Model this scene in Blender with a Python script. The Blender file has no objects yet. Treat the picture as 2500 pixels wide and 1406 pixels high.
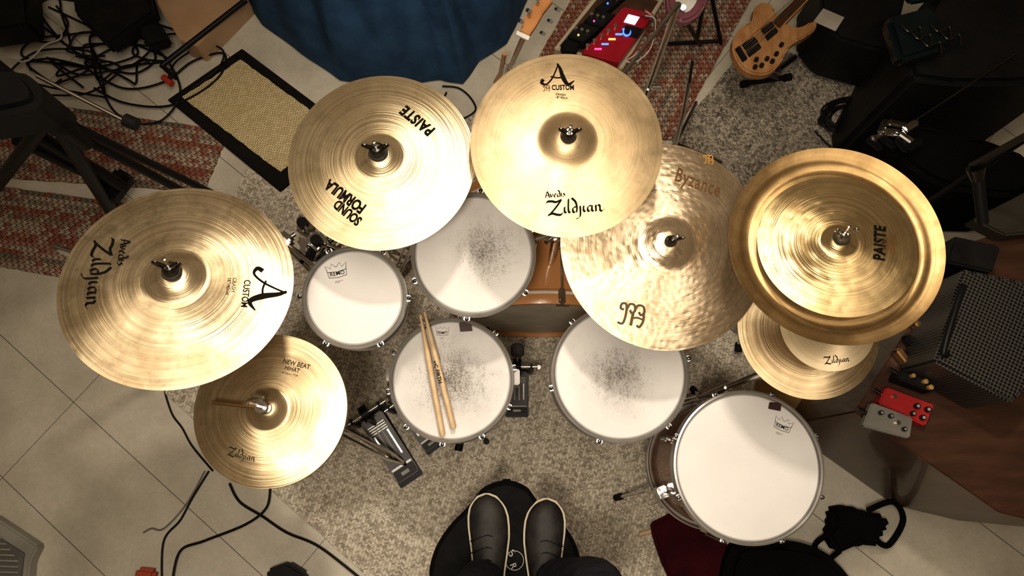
import bpy, bmesh, math, random
import numpy as np
from mathutils import Vector, Matrix
random.seed(7)
R_=math.radians
sc=bpy.context.scene
COL=sc.collection
H=2.8; T=R_(14); F=1850.0
# ---------------------------------------------------------------- survey helpers
def ray(px,py):
    x=(px-1250)/F; y=(703-py)/F
    return Vector((x,y*math.cos(T)+math.sin(T),y*math.sin(T)-math.cos(T)))
def W(px,py,z=0.0):
    d=ray(px,py); t=(z-H)/d.z
    return Vector((d.x*t,d.y*t,z))
def proj(P):
    P=np.asarray(P,float).reshape(-1,3)
    y=P[:,1]; dz=P[:,2]-H
    up=y*math.cos(T)+dz*math.sin(T); fw=y*math.sin(T)-dz*math.cos(T)
    return np.stack([1250+F*P[:,0]/fw,703-F*up/fw],1)
def fitdisc(bb,z,apex=None,ah=0.04,prior=(0,0),reg=60.0):
    x0,x1,y0,y1=bb
    c=W((x0+x1)/2,(y0+y1)/2,z)
    fw=(H-z)
    p=np.array([c.x,c.y,(x1-x0)/2/F*fw,prior[0],prior[1]],float)
    th=np.linspace(0,2*math.pi,120,endpoint=False)
    def res(p):
        n=np.array([p[3],p[4],1.0]); n/=np.linalg.norm(n)
        u=np.array([1,0,0])-n*n[0]; u/=np.linalg.norm(u); v=np.cross(n,u)
        C=np.array([p[0],p[1],z])
        P=C+p[2]*(np.cos(th)[:,None]*u+np.sin(th)[:,None]*v)
        q=proj(P)
        r=[q[:,0].min()-x0,q[:,0].max()-x1,q[:,1].min()-y0,q[:,1].max()-y1]
        if apex is not None:
            a=proj(C+n*ah)[0]; r+=[(a[0]-apex[0])*.4,(a[1]-apex[1])*.4]
        r+=[(p[3]-prior[0])*reg,(p[4]-prior[1])*reg]
        return np.array(r)
    for it in range(25):
        r=res(p); J=np.zeros((len(r),5))
        for i in range(5):
            q=p.copy(); q[i]+=1e-4; J[:,i]=(res(q)-r)/1e-4
        p=p-np.linalg.solve(J.T@J+1e-3*np.eye(5),J.T@r)*.8
    n=Vector((p[3],p[4],1)).normalized()
    return Vector((p[0],p[1],z)),n,float(p[2])
# ---------------------------------------------------------------- object helpers
def wm(o):
    m=o.matrix_basis.copy()
    if o.parent: m=wm(o.parent)@o.matrix_parent_inverse@m
    return m
def adopt(ch,p,local=False):
    ch.parent=p
    if not local: ch.matrix_parent_inverse=wm(p).inverted()
def info(o,label,cat,group=None,kind=None):
    o["label"]=label; o["category"]=cat
    if group:o["group"]=group
    if kind:o["kind"]=kind
    return o
def empty(name,M_,label,cat,group=None):
    o=bpy.data.objects.new(name,None); o.empty_display_size=.05
    o.matrix_basis=M_ if isinstance(M_,Matrix) else Matrix.Translation(M_)
    COL.objects.link(o); return info(o,label,cat,group)
def mk(name,verts,faces,mat,parent=None,local=False,smooth=True,center=False):
    verts=[Vector(v) for v in verts]
    loc=Vector((0,0,0))
    if center or (parent is None and not local):
        xs=[v.x for v in verts];ys=[v.y for v in verts];zs=[v.z for v in verts]
        loc=Vector(((min(xs)+max(xs))/2,(min(ys)+max(ys))/2,min(zs)))
        verts=[v-loc for v in verts]
    me=bpy.data.meshes.new(name); me.from_pydata([tuple(v) for v in verts],[],faces); me.update()
    bm=bmesh.new(); bm.from_mesh(me); bmesh.ops.recalc_face_normals(bm,faces=bm.faces); bm.to_mesh(me); bm.free()
    if smooth:
        me.polygons.foreach_set("use_smooth",[True]*len(me.polygons))
        try: me.set_sharp_from_angle(angle=R_(38))
        except Exception: pass
    if mat: me.materials.append(mat)
    o=bpy.data.objects.new(name,me); o.location=loc
    COL.objects.link(o)
    if parent: adopt(o,parent,local)
    return o
def clone(o,parent=None,M_=None):
    c=o.copy(); COL.objects.link(c)
    if parent: c.parent=parent
    if M_ is not None: c.matrix_basis=M_
    return c
def lathe_g(prof,seg=96,closed=False):
    v=[];f=[];n=len(prof)
    for r,z in prof:
        for i in range(seg):
            a=2*math.pi*i/seg; v.append((r*math.cos(a),r*math.sin(a),z))
    m=n if closed else n-1
    for j in range(m):
        k=(j+1)%n
        for i in range(seg):
            i2=(i+1)%seg; f.append((j*seg+i,j*seg+i2,k*seg+i2,k*seg+i))
    return v,f
def lathe(name,prof,mat,parent=None,local=True,seg=96,closed=False,cap=False):
    v,f=lathe_g(prof,seg,closed)
    if cap:
        n=len(prof)
        f.append(tuple(range(seg))[::-1]); f.append(tuple(range((n-1)*seg,n*seg)))
    return mk(name,v,f,mat,parent,local)
def crom(pts,n=8,closed=False):
    pts=[Vector(p) for p in pts]
    if n<=1 or len(pts)<3: return pts
    out=[];L=len(pts)
    rng=range(L if closed else L-1)
    for i in rng:
        if closed: a,b,c,d=pts[(i-1)%L],pts[i],pts[(i+1)%L],pts[(i+2)%L]
        else: a,b,c,d=pts[max(i-1,0)],pts[i],pts[i+1],pts[min(i+2,L-1)]
        for k in range(n):
            t=k/n
            out.append(.5*((2*b)+(c-a)*t+(2*a-5*b+4*c-d)*t*t+(3*b-a-3*c+d)*t**3))
    if not closed: out.append(pts[-1])
    return out
def sweep_g(pts,r,seg=8,closed=False,flat=1.0):
    n=len(pts);v=[];f=[]
    rr=r if isinstance(r,(list,tuple)) else [r]*n
    t0=(pts[1]-pts[0]).normalized()
    u=t0.orthogonal().normalized()
    if abs(t0.z)<.9: u=t0.cross(Vector((0,0,1))).normalized()
    for i in range(n):
        if closed: t=(pts[(i+1)%n]-pts[i-1])
        else: t=pts[min(i+1,n-1)]-pts[max(i-1,0)]
        t=t.normalized() if t.length>1e-9 else t0
        u=(u-t*u.dot(t)).normalized(); w=t.cross(u)
        for k in range(seg):
            a=2*math.pi*k/seg
            v.append(pts[i]+(u*math.cos(a)+w*math.sin(a)*flat)*rr[i])
    m=n if closed else n-1
    for i in range(m):
        j=(i+1)%n
        for k in range(seg):
            k2=(k+1)%seg; f.append((i*seg+k,i*seg+k2,j*seg+k2,j*seg+k))
    if not closed:
        f.append(tuple(range(seg))[::-1]); f.append(tuple(range((n-1)*seg,n*seg)))
    return v,f
def tube(name,pts,r,mat,parent=None,local=False,sm=1,seg=10,closed=False,flat=1.0):
    P=crom(pts,sm,closed)
    if isinstance(r,(list,tuple)) and len(r)!=len(P):
        L=len(r); r=[float(np.interp(i/(len(P)-1)*(L-1),range(L),r)) for i in range(len(P))]
    v,f=sweep_g(P,r,seg,closed,flat)
    return mk(name,v,f,mat,parent,local)
def tubes(name,lst,r,mat,parent=None,local=False,seg=8,sm=1):
    V=[];Fc=[]
    for pts in lst:
        v,f=sweep_g(crom(pts,sm),r,seg); o=len(V); V+=v; Fc+=[tuple(i+o for i in q) for q in f]
    return mk(name,V,Fc,mat,parent,local)
def from_bm(name,bm,mat,parent=None,local=False,M_=None,smooth=True):
    bmesh.ops.recalc_face_normals(bm,faces=bm.faces)
    me=bpy.data.meshes.new(name); bm.to_mesh(me); bm.free()
    if smooth:
        me.polygons.foreach_set("use_smooth",[True]*len(me.polygons))
        try: me.set_sharp_from_angle(angle=R_(35))
        except Exception: pass
    if mat: me.materials.append(mat)
    o=bpy.data.objects.new(name,me)
    if M_ is not None:o.matrix_basis=M_
    COL.objects.link(o)
    if parent: adopt(o,parent,local)
    return o
def frame(c,ux,n=Vector((0,0,1))):
    n=Vector(n).normalized(); ux=Vector(ux); ux=(ux-n*ux.dot(n)).normalized(); uy=n.cross(ux)
    m=Matrix((ux,uy,n)).transposed().to_4x4(); m.translation=Vector(c); return m
def box(name,c,size,mat,parent=None,local=False,ux=(1,0,0),n=(0,0,1),bev=.003,seg=2):
    bm=bmesh.new(); bmesh.ops.create_cube(bm,size=1)
    bmesh.ops.scale(bm,vec=size,verts=bm.verts)
    if bev>0: bmesh.ops.bevel(bm,geom=list(bm.edges),offset=min(bev,min(size)*.45),segments=seg,affect='EDGES')
    return from_bm(name,bm,mat,parent,local,frame(c,ux,n))
def prism(name,pts,z0,z1,mat,parent=None,bev=.004,px=True,seg=2,sm=0,local=False,ztop=None):
    """pts outline measured at the top face height z1, as seen in the survey view"""
    P=[W(a,b,z1) for a,b in pts] if px else [Vector((p[0],p[1],z1)) for p in pts]
    if sm: P=crom(P,sm,True)
    c=sum(P,Vector())/len(P); c.z=z0
    bm=bmesh.new()
    vs=[bm.verts.new(Vector((p.x,p.y,z1))-c) for p in P]
    f=bm.faces.new(vs)
    r=bmesh.ops.extrude_face_region(bm,geom=[f])
    for g in r['geom']:
        if isinstance(g,bmesh.types.BMVert): g.co.z-= (z1-z0)
    if bev>0:
        es=[e for e in bm.edges]
        if sm: es=[e for e in bm.edges if abs(e.verts[0].co.z-e.verts[1].co.z)<1e-6]
        try: bmesh.ops.bevel(bm,geom=es,offset=bev,segments=seg,affect='EDGES')
        except Exception: pass
    return from_bm(name,bm,mat,parent,local,Matrix.Translation(c))
# ---------------------------------------------------------------- materials
def nm(name):
    m=bpy.data.materials.new(name); m.use_nodes=True
    nt=m.node_tree; return m,nt,nt.nodes["Principled BSDF"]
def nd(nt,t,**k):
    n=nt.nodes.new(t)
    for a,b in k.items(): setattr(n,a,b)
    return n
def ramp(nt,src,stops,interp='LINEAR'):
    r=nd(nt,'ShaderNodeValToRGB'); cr=r.color_ramp; cr.interpolation=interp
    while len(cr.elements)<len(stops): cr.elements.new(.5)
    for e,(p,c) in zip(cr.elements,stops):
        e.position=p; e.color=(c[0],c[1],c[2],1) if isinstance(c,(tuple,list)) else (c,c,c,1)
    nt.links.new(src,r.inputs[0]); return r.outputs[0]
def mixc(nt,f,a,b,mode='MIX'):
    m=nd(nt,'ShaderNodeMix',data_type='RGBA',blend_type=mode)
    for s,v in ((m.inputs[0],f),(m.inputs[6],a),(m.inputs[7],b)):
        if isinstance(v,(float,int)): s.default_value=v
        elif isinstance(v,tuple): s.default_value=(*v,1)
        else: nt.links.new(v,s)
    return m.outputs[2]
def mth(nt,op,a,b=None,clamp=False):
    m=nd(nt,'ShaderNodeMath',operation=op,use_clamp=clamp)
    for i,v in enumerate((a,b)):
        if v is None: continue
        if isinstance(v,(float,int)): m.inputs[i].default_value=v
        else: nt.links.new(v,m.inputs[i])
    return m.outputs[0]
def objc(nt,scale=(1,1,1),rot=(0,0,0)):
    t=nd(nt,'ShaderNodeTexCoord'); mp=nd(nt,'ShaderNodeMapping')
    mp.inputs['Scale'].default_value=scale; mp.inputs['Rotation'].default_value=rot
    nt.links.new(t.outputs['Object'],mp.inputs[0]); return mp.outputs[0]
def noise(nt,vec,scale,detail=3,rough=.5,dist=0):
    n=nd(nt,'ShaderNodeTexNoise'); n.inputs['Scale'].default_value=scale; n.inputs['Detail'].default_value=detail
    n.inputs['Roughness'].default_value=rough; n.inputs['Distortion'].default_value=dist
    nt.links.new(vec,n.inputs['Vector']); return n.outputs[0]
def bump(nt,b,h,strength,dist=.002,prev=None):
    n=nd(nt,'ShaderNodeBump'); n.inputs['Strength'].default_value=strength; n.inputs['Distance'].default_value=dist
    nt.links.new(h,n.inputs['Height'])
    if prev is not None: nt.links.new(prev,n.inputs['Normal'])
    nt.links.new(n.outputs[0],b.inputs['Normal']); return n.outputs[0]
def MAT(name,c,rough=.5,metal=0.0,c2=None,sc_=8.0,bmp=None,coat=0,scl=(1,1,1),lo=.35,hi=.65,emit=None,spec=None):
    m,nt,b=nm(name); b.inputs['Base Color'].default_value=(*c,1)
    b.inputs['Roughness'].default_value=rough; b.inputs['Metallic'].default_value=metal
    b.inputs['Coat Weight'].default_value=coat
    if spec is None: spec=.5 if max(c)>.04 else .22
    b.inputs['Specular IOR Level'].default_value=spec
    v=objc(nt,scl)
    if c2 is None: c2=tuple(x*.75 for x in c)
    nt.links.new(ramp(nt,noise(nt,v,sc_,4),[(lo,c2),(hi,c)]),b.inputs['Base Color'])
    if bmp: bump(nt,b,noise(nt,v,bmp[0],4),bmp[1])
    if emit:
        b.inputs['Emission Color'].default_value=(*emit[0],1); b.inputs['Emission Strength'].default_value=emit[1]
    return m
chrome=MAT('chrome',(.78,.77,.75),.18,1.0,(.60,.59,.57),20)
hoopm=MAT('hoop_chrome',(.80,.79,.77),.28,.85,(.66,.65,.63),20)
dkchrome=MAT('dark_chrome',(.16,.155,.15),.28,1.0)
black=MAT('black_plastic',(.010,.010,.011),.5,0,(.016,.016,.016),12)
blackm=MAT('black_metal',(.014,.014,.015),.4,.2)
rubber=MAT('rubber',(.009,.009,.009),.7,0)
felt=MAT('grey_felt',(.05,.045,.04),.95)
cablem=MAT('cable_rubber',(.010,.009,.009),.55)
ink=MAT('black_ink',(.009,.008,.007),.85,spec=.05)
brownink=MAT('brown_ink',(.15,.065,.02),.8,spec=.1)
fadeink=MAT('faded_brown_ink',(.13,.070,.032),.8,0,spec=.1)
goldink=MAT('gold_ink',(.60,.33,.08),.5,.2)
greyink=MAT('grey_ink',(.045,.035,.025),.85,spec=.05)
whitep=MAT('white_paint',(.75,.73,.68),.5)
greyp=MAT('grey_paint',(.35,.34,.32),.5)
wood=MAT('maple_lacquer',(.56,.28,.115),.3,0,(.42,.19,.07),5,coat=.4,scl=(1,1,.12))
shellb=MAT('mahogany_shell',(.30,.12,.05),.3,0,(.18,.065,.03),5,coat=.5,scl=(6,6,.6))
stickm=MAT('hickory',(.66,.50,.31),.5,0,(.56,.40,.22),30,scl=(1,1,.1))
def cymmat(name,c,c2,ring=.5,rsc=130,hammer=None,pat=7,rough=.3,hs=.5,plo=.35,phi=.62,metal=.84,aniso=.82,hd=.003,rot=0.0,stain=.35):
    m,nt,b=nm(name)
    v=objc(nt); b.inputs['Metallic'].default_value=metal
    vm=nd(nt,'ShaderNodeVectorMath',operation='MULTIPLY'); nt.links.new(v,vm.inputs[0]); vm.inputs[1].default_value=(1,1,0)
    ln=nd(nt,'ShaderNodeVectorMath',operation='LENGTH'); nt.links.new(vm.outputs[0],ln.inputs[0])
    n1=nd(nt,'ShaderNodeTexNoise',noise_dimensions='1D'); n1.inputs['Scale'].default_value=rsc; n1.inputs['Detail'].default_value=3
    n1.inputs['Roughness'].default_value=.75
    wob=mth(nt,'ADD',ln.outputs['Value'],mth(nt,'MULTIPLY',noise(nt,v,5,2),.006))
    nt.links.new(wob,n1.inputs['W'])
    rings=ramp(nt,n1.outputs[0],[(.38,0.0),(.62,1.0)])
    base=ramp(nt,noise(nt,v,pat,6,.6,.6),[(plo,c2),(phi,c)])
    st=ramp(nt,noise(nt,v,16,7,.7,.3),[(.50,0.0),(.66,stain)])
    base=mixc(nt,st,base,tuple(x*.5 for x in c2))
    darkc=tuple(x*.6 for x in c2)
    fac=mth(nt,'MULTIPLY',mth(nt,'SUBTRACT',1.0,rings),ring*.6)
    nt.links.new(mixc(nt,fac,base,darkc),b.inputs['Base Color'])
    nt.links.new(ramp(nt,noise(nt,v,pat*2,4),[(.3,rough*.85),(.7,rough*1.3)]),b.inputs['Roughness'])
    tg=nd(nt,'ShaderNodeTangent',direction_type='RADIAL',axis='Z'); nt.links.new(tg.outputs[0],b.inputs['Tangent'])
    b.inputs['Anisotropic'].default_value=aniso; b.inputs['Anisotropic Rotation'].default_value=rot
    nb=bump(nt,b,rings,.18*ring,.0010)
    if hammer:
        vo=nd(nt,'ShaderNodeTexVoronoi',feature='SMOOTH_F1'); vo.inputs['Scale'].default_value=hammer; nt.links.new(v,vo.inputs['Vector'])
        bump(nt,b,vo.outputs['Distance'],hs,hd,nb)
    return m
cA=cymmat('brass_aged',(.82,.68,.46),(.51,.395,.245),.8,60,26,9,.38,.2,stain=.6)
cB=cymmat('brass_smooth',(.66,.51,.32),(.53,.40,.235),.3,160,None,6,.44,aniso=.5,stain=.35)
cC=cymmat('brass_grooved',(.82,.68,.45),(.63,.495,.305),.9,150,None,5,.33,stain=.4)
cD=cymmat('bronze_hammered',(.90,.74,.53),(.63,.49,.32),.55,190,70,8,.33,.42,stain=.3)
cE=cymmat('bronze_china',(.52,.355,.17),(.34,.225,.10),.6,70,None,9,.40,metal=.8,aniso=.6)
cE2=cymmat('brass_effect',(.68,.51,.275),(.45,.325,.16),.75,140,34,7,.29,.6,stain=.4)
cG=cymmat('brass_hihat',(.74,.59,.38),(.54,.41,.24),.65,110,None,7,.37)
cS=cymmat('brass_splash',(.84,.70,.47),(.70,.57,.36),.25,150,None,6,.45,metal=.5,stain=.1)
def headmat(name,cx,cy,rad,amt,seed=0):
    m,nt,b=nm(name); v=objc(nt)
    b.inputs['Roughness'].default_value=.65
    sb=nd(nt,'ShaderNodeVectorMath',operation='DISTANCE'); 
    vm=nd(nt,'ShaderNodeVectorMath',operation='MULTIPLY'); nt.links.new(v,vm.inputs[0]); vm.inputs[1].default_value=(1,1,0)
    nt.links.new(vm.outputs[0],sb.inputs[0]); sb.inputs[1].default_value=(cx,cy,0)
    n2=noise(nt,v,11,4,.6)
    dd=mth(nt,'MULTIPLY',mth(nt,'DIVIDE',sb.outputs['Value'],max(rad,.001)),mth(nt,'ADD',.45,mth(nt,'MULTIPLY',n2,1.1)))
    g=ramp(nt,dd,[(0,1.0),(.45,.6),(1,0.0)])
    nz=noise(nt,v,230,6,.75); ns=noise(nt,objc(nt,(1,.35,1),(0,0,.6)),60,4,.7)
    f=mth(nt,'ADD',mth(nt,'MULTIPLY',g,.75),mth(nt,'ADD',mth(nt,'MULTIPLY',nz,2.0),mth(nt,'MULTIPLY',ns,1.0)))
    f=mth(nt,'MULTIPLY',mth(nt,'SUBTRACT',f,1.92),1.6*amt,clamp=True)
    f=mth(nt,'ADD',mth(nt,'MULTIPLY',f,.68),mth(nt,'MULTIPLY',mth(nt,'POWER',g,1.5),.42*min(amt,1.0)),clamp=True)
    if amt==0: f=mth(nt,'MULTIPLY',f,0.0)
    base=ramp(nt,noise(nt,v,5,4),[(.3,(.66,.645,.625)),(.7,(.745,.73,.71))])
    nt.links.new(mixc(nt,f,base,(.10,.083,.065)),b.inputs['Base Color'])
    bump(nt,b,noise(nt,v,400,2),.08)
    return m
def weave(name,cols,sx,sy,lo=.4,hi=.6,rot=0):
    m,nt,b=nm(name); b.inputs['Roughness'].default_value=.95; b.inputs['Specular IOR Level'].default_value=.1
    v0=objc(nt,(sx,sy,1),(0,0,rot))
    sp0=nd(nt,'ShaderNodeSeparateXYZ'); nt.links.new(v0,sp0.inputs[0])
    row=mth(nt,'FLOOR',sp0.outputs[1]); par=mth(nt,'SUBTRACT',mth(nt,'MULTIPLY',mth(nt,'MODULO',mth(nt,'ABSOLUTE',row),2.0),2.0),1.0)
    fr=mth(nt,'SUBTRACT',mth(nt,'FRACT',sp0.outputs[1]),.5)
    xs=mth(nt,'ADD',sp0.outputs[0],mth(nt,'MULTIPLY',mth(nt,'MULTIPLY',fr,par),1.1))
    cell=mth(nt,'FLOOR',xs); fx=mth(nt,'ABSOLUTE',mth(nt,'SUBTRACT',mth(nt,'FRACT',xs),.5))
    cb=nd(nt,'ShaderNodeCombineXYZ'); nt.links.new(row,cb.inputs[0]); nt.links.new(cell,cb.inputs[1])
    wn=nd(nt,'ShaderNodeTexWhiteNoise',noise_dimensions='2D'); nt.links.new(cb.outputs[0],wn.inputs['Vector'])
    wr=nd(nt,'ShaderNodeTexWhiteNoise',noise_dimensions='1D'); nt.links.new(row,wr.inputs['W'])
    big=noise(nt,objc(nt),5,4,.6)
    s=mth(nt,'ADD',mth(nt,'ADD',mth(nt,'MULTIPLY',wn.outputs['Value'],.8),mth(nt,'MULTIPLY',wr.outputs['Value'],.2)),mth(nt,'MULTIPLY',mth(nt,'SUBTRACT',big,.5),.35))
    c=ramp(nt,s,[(lo,cols[0]),((lo+hi)/2,cols[1]),(hi,cols[2])])
    edge=mth(nt,'MAXIMUM',fx,mth(nt,'ABSOLUTE',fr))
    d=ramp(nt,edge,[(.32,1.0),(.5,.6)])
    nt.links.new(mixc(nt,.85,c,d,'MULTIPLY'),b.inputs['Base Color'])
    bump(nt,b,d,.4,.003)
    return m
rugm=weave('woven_rug',[(.31,.27,.215),(.54,.485,.395),(.74,.685,.585)],170,90,.05,.9)
rugd=weave('dark_woven_rug',[(.11,.097,.08),(.27,.24,.195),(.46,.41,.335)],160,90,.05,.9)
def braided(name,rows,sat=1):
    m,nt,b=nm(name); b.inputs['Roughness'].default_value=.95; b.inputs['Specular IOR Level'].default_value=.1
    v=objc(nt); sp=nd(nt,'ShaderNodeSeparateXYZ'); nt.links.new(v,sp.inputs[0])
    yy=mth(nt,'MULTIPLY',sp.outputs[1],rows)
    row=mth(nt,'FLOOR',yy); fr=mth(nt,'FRACT',yy)
    ab=mth(nt,'ABSOLUTE',mth(nt,'SUBTRACT',fr,.5))
    xs=mth(nt,'ADD',mth(nt,'ADD',mth(nt,'MULTIPLY',sp.outputs[0],rows*.72),mth(nt,'MULTIPLY',row,.37)),mth(nt,'MULTIPLY',ab,1.2)); cell=mth(nt,'FLOOR',xs); fx=mth(nt,'FRACT',xs)
    cb=nd(nt,'ShaderNodeCombineXYZ'); nt.links.new(row,cb.inputs[0]); nt.links.new(cell,cb.inputs[1])
    wn=nd(nt,'ShaderNodeTexWhiteNoise',noise_dimensions='2D'); nt.links.new(cb.outputs[0],wn.inputs['Vector'])
    wr=nd(nt,'ShaderNodeTexWhiteNoise',noise_dimensions='1D'); nt.links.new(row,wr.inputs['W'])
    pal=[(0,(.33,.13,.09)),(.13,(.48,.38,.29)),(.28,(.42,.24,.18)),(.4,(.46,.34,.26)),(.52,(.46,.40,.31)),(.64,(.21,.19,.14)),(.72,(.35,.19,.14)),(.84,(.31,.25,.19)),(.94,(.50,.45,.36))]
    ca=ramp(nt,wr.outputs['Value'],pal,'CONSTANT'); cc=ramp(nt,wn.outputs['Value'],pal,'CONSTANT')
    base=mixc(nt,mth(nt,'LESS_THAN',wn.outputs['Value'],.4),ca,cc)
    gap=mth(nt,'MULTIPLY',mth(nt,'MULTIPLY',mth(nt,'LESS_THAN',fx,.36),mth(nt,'LESS_THAN',ab,.40)),.8)
    gap2=mth(nt,'MULTIPLY',mth(nt,'GREATER_THAN',ab,.43),.45)
    gap=mth(nt,'MAXIMUM',gap,gap2)
    col=mixc(nt,gap,base,(.06,.035,.025))
    nz=ramp(nt,noise(nt,v,120,3),[(.3,.65),(.7,1.0)])
    nt.links.new(mixc(nt,.8,col,nz,'MULTIPLY'),b.inputs['Base Color'])
    bump(nt,b,mth(nt,'SUBTRACT',1.0,gap),.7,.005)
    return m
braid=braided('braided_rag_rug',58)
def jute():
    m,nt,b=nm('jute'); b.inputs['Roughness'].default_value=.9
    v=objc(nt,(70,110,1)); 
    ck=nd(nt,'ShaderNodeTexBrick'); nt.links.new(v,ck.inputs['Vector']); ck.inputs['Scale'].default_value=1
    ck.inputs['Color1'].default_value=(.72,.61,.38,1); ck.inputs['Color2'].default_value=(.55,.45,.25,1); ck.inputs['Mortar'].default_value=(.18,.13,.06,1)
    ck.inputs['Mortar Size'].default_value=.08; ck.inputs['Brick Width'].default_value=1; ck.inputs['Row Height'].default_value=.8
    nt.links.new(ck.outputs[0],b.inputs['Base Color']); bump(nt,b,ck.outputs['Fac'],-.6,.003); return m
jutem=jute()
def perf():
    m,nt,b=nm('perforated_steel'); v=objc(nt,(100,100,100),(0,0,.5))
    b.inputs['Roughness'].default_value=.45; b.inputs['Metallic'].default_value=.6
    vo=nd(nt,'ShaderNodeTexVoronoi'); vo.inputs['Scale'].default_value=1; vo.inputs['Randomness'].default_value=0; nt.links.new(v,vo.inputs['Vector'])
    nt.links.new(ramp(nt,vo.outputs['Distance'],[(.36,(.015,.014,.013)),(.44,(.13,.125,.118))]),b.inputs['Base Color'])
    return m
perfm=perf()
def floorm():
    m,nt,b=nm('floor_tile'); v=objc(nt); b.inputs['Roughness'].default_value=.5
    sp=nd(nt,'ShaderNodeSeparateXYZ'); nt.links.new(objc(nt,(1,1,1),(0,0,R_(39))),sp.inputs[0])
    def line(src,off,per,wd):
        fr=mth(nt,'FRACT',mth(nt,'DIVIDE',mth(nt,'SUBTRACT',src,off),per))
        return mth(nt,'GREATER_THAN',mth(nt,'ABSOLUTE',mth(nt,'SUBTRACT',fr,.5)),.5-wd/per)
    j=mth(nt,'MAXIMUM',line(sp.outputs[1],-.806,.345,.0015),line(sp.outputs[0],-.378,1.04,.0012))
    base=ramp(nt,noise(nt,v,3.5,6,.6),[(.3,(.46,.43,.35)),(.5,(.57,.53,.44)),(.7,(.66,.62,.53))])
    sp2=ramp(nt,noise(nt,v,60,4,.7),[(.3,.85),(.6,1.0)])
    c=mixc(nt,.7,base,sp2,'MULTIPLY')
    nt.links.new(mixc(nt,mth(nt,'MULTIPLY',j,.8),c,(.06,.055,.045)),b.inputs['Base Color'])
    bump(nt,b,mth(nt,'SUBTRACT',1.0,j),.4,.002)
    return m
# ---------------------------------------------------------------- room shell
def plane(name,pts,mat):
    o=mk(name,pts,[(0,1,2,3)],mat,None,True,False); o["kind"]="structure"; o["label"]=name.replace('_',' ')+" of the rehearsal room"; o["category"]=name.split('_')[0]; return o
X0,X1,Y0,Y1,Z1=-2.7,2.7,-1.7,2.7,3.45
plaster=MAT('wall_plaster',(.45,.39,.31),.9,0,(.40,.35,.28),3)
ceilm=MAT('ceiling_paint',(.76,.70,.60),.9,0,(.68,.62,.54),2)
plane('floor',[(X0,Y0,0),(X1,Y0,0),(X1,Y1,0),(X0,Y1,0)],floorm())
plane('ceiling',[(X0,Y0,Z1),(X0,Y1,Z1),(X1,Y1,Z1),(X1,Y0,Z1)],ceilm)
plane('wall_north',[(X0,Y1,0),(X1,Y1,0),(X1,Y1,Z1),(X0,Y1,Z1)],plaster)
plane('wall_south',[(X0,Y0,0),(X1,Y0,0),(X1,Y0,Z1),(X0,Y0,Z1)],plaster)
plane('wall_west',[(X0,Y0,0),(X0,Y1,0),(X0,Y1,Z1),(X0,Y0,Z1)],plaster)
plane('wall_east',[(X1,Y0,0),(X1,Y1,0),(X1,Y1,Z1),(X1,Y0,Z1)],plaster)
# ---------------------------------------------------------------- rugs
def slab(name,px,th,mat,label,cat,z0=0.001,n=24):
    P=[W(a,b,0) for a,b in px]; c=sum(P,Vector())/len(P); c.z=z0
    e=P[1]-P[0]; ang=math.atan2(e.y,e.x); Rm=Matrix.Rotation(-ang,3,'Z')
    Q=[]
    for i in range(len(P)):
        a=P[i];b=P[(i+1)%len(P)]
        for k in range(n):
            q=a.lerp(b,k/n); q=q+Vector((random.uniform(-1,1),random.uniform(-1,1),0))*.0025
            q.z=z0; Q.append(Rm@(q-c))
    m=len(Q); v=[tuple(q) for q in Q]+[(q.x,q.y,th) for q in Q]
    f=[tuple(range(m))[::-1],tuple(range(m,2*m))]+[(i,(i+1)%m,(i+1)%m+m,i+m) for i in range(m)]
    o=mk(name,v,f,mat,None,True,False); o.location=c; o.rotation_euler=(0,0,ang)
    return info(o,label,cat)
slab('woven_rug',[(400,955),(600,415),(1500,200),(1980,640),(1900,1100),(1750,1640),(1130,1620)],.005,rugm,"large grey and cream flat-woven rug under the drum kit","rug",.002)
slab('woven_rug',[(1640,345),(1830,100),(2190,215),(2060,480),(1700,560)],.004,rugd,"dark grey flat-woven rug near the bass guitar","rug",.0085)
slab('braided_rug',[(-160,215),(560,322),(500,470),(-200,420)],.010,braid,"red and tan braided rag rug on the tiles","rug",.001)
slab('braided_rug',[(-200,430),(330,500),(250,695),(-200,615)],.010,braid,"reddish braided rag rug beneath the tripod legs","rug",.001)
slab('braided_rug',[(1290,190),(1430,-60),(1850,-30),(1640,345),(1540,340)],.006,braid,"multicoloured braided rag rug under the pedalboard","rug",.014)
mat_e=empty('door_mat',W(640,290,0),"jute door mat with a wide black border","mat")
prism('border',[(590,118),(862,322),(684,468),(408,243)],.009,.017,MAT('black_border',(.016,.015,.014),.85,0,None,40,(200,.3),spec=.1),mat_e,.003)
o=slab('jute_panel',[(448,243),(592,152),(820,318),(688,425)],.004,jutem,"woven straw-coloured jute panel","x",.0175); del o["category"]; adopt(o,mat_e)
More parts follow.
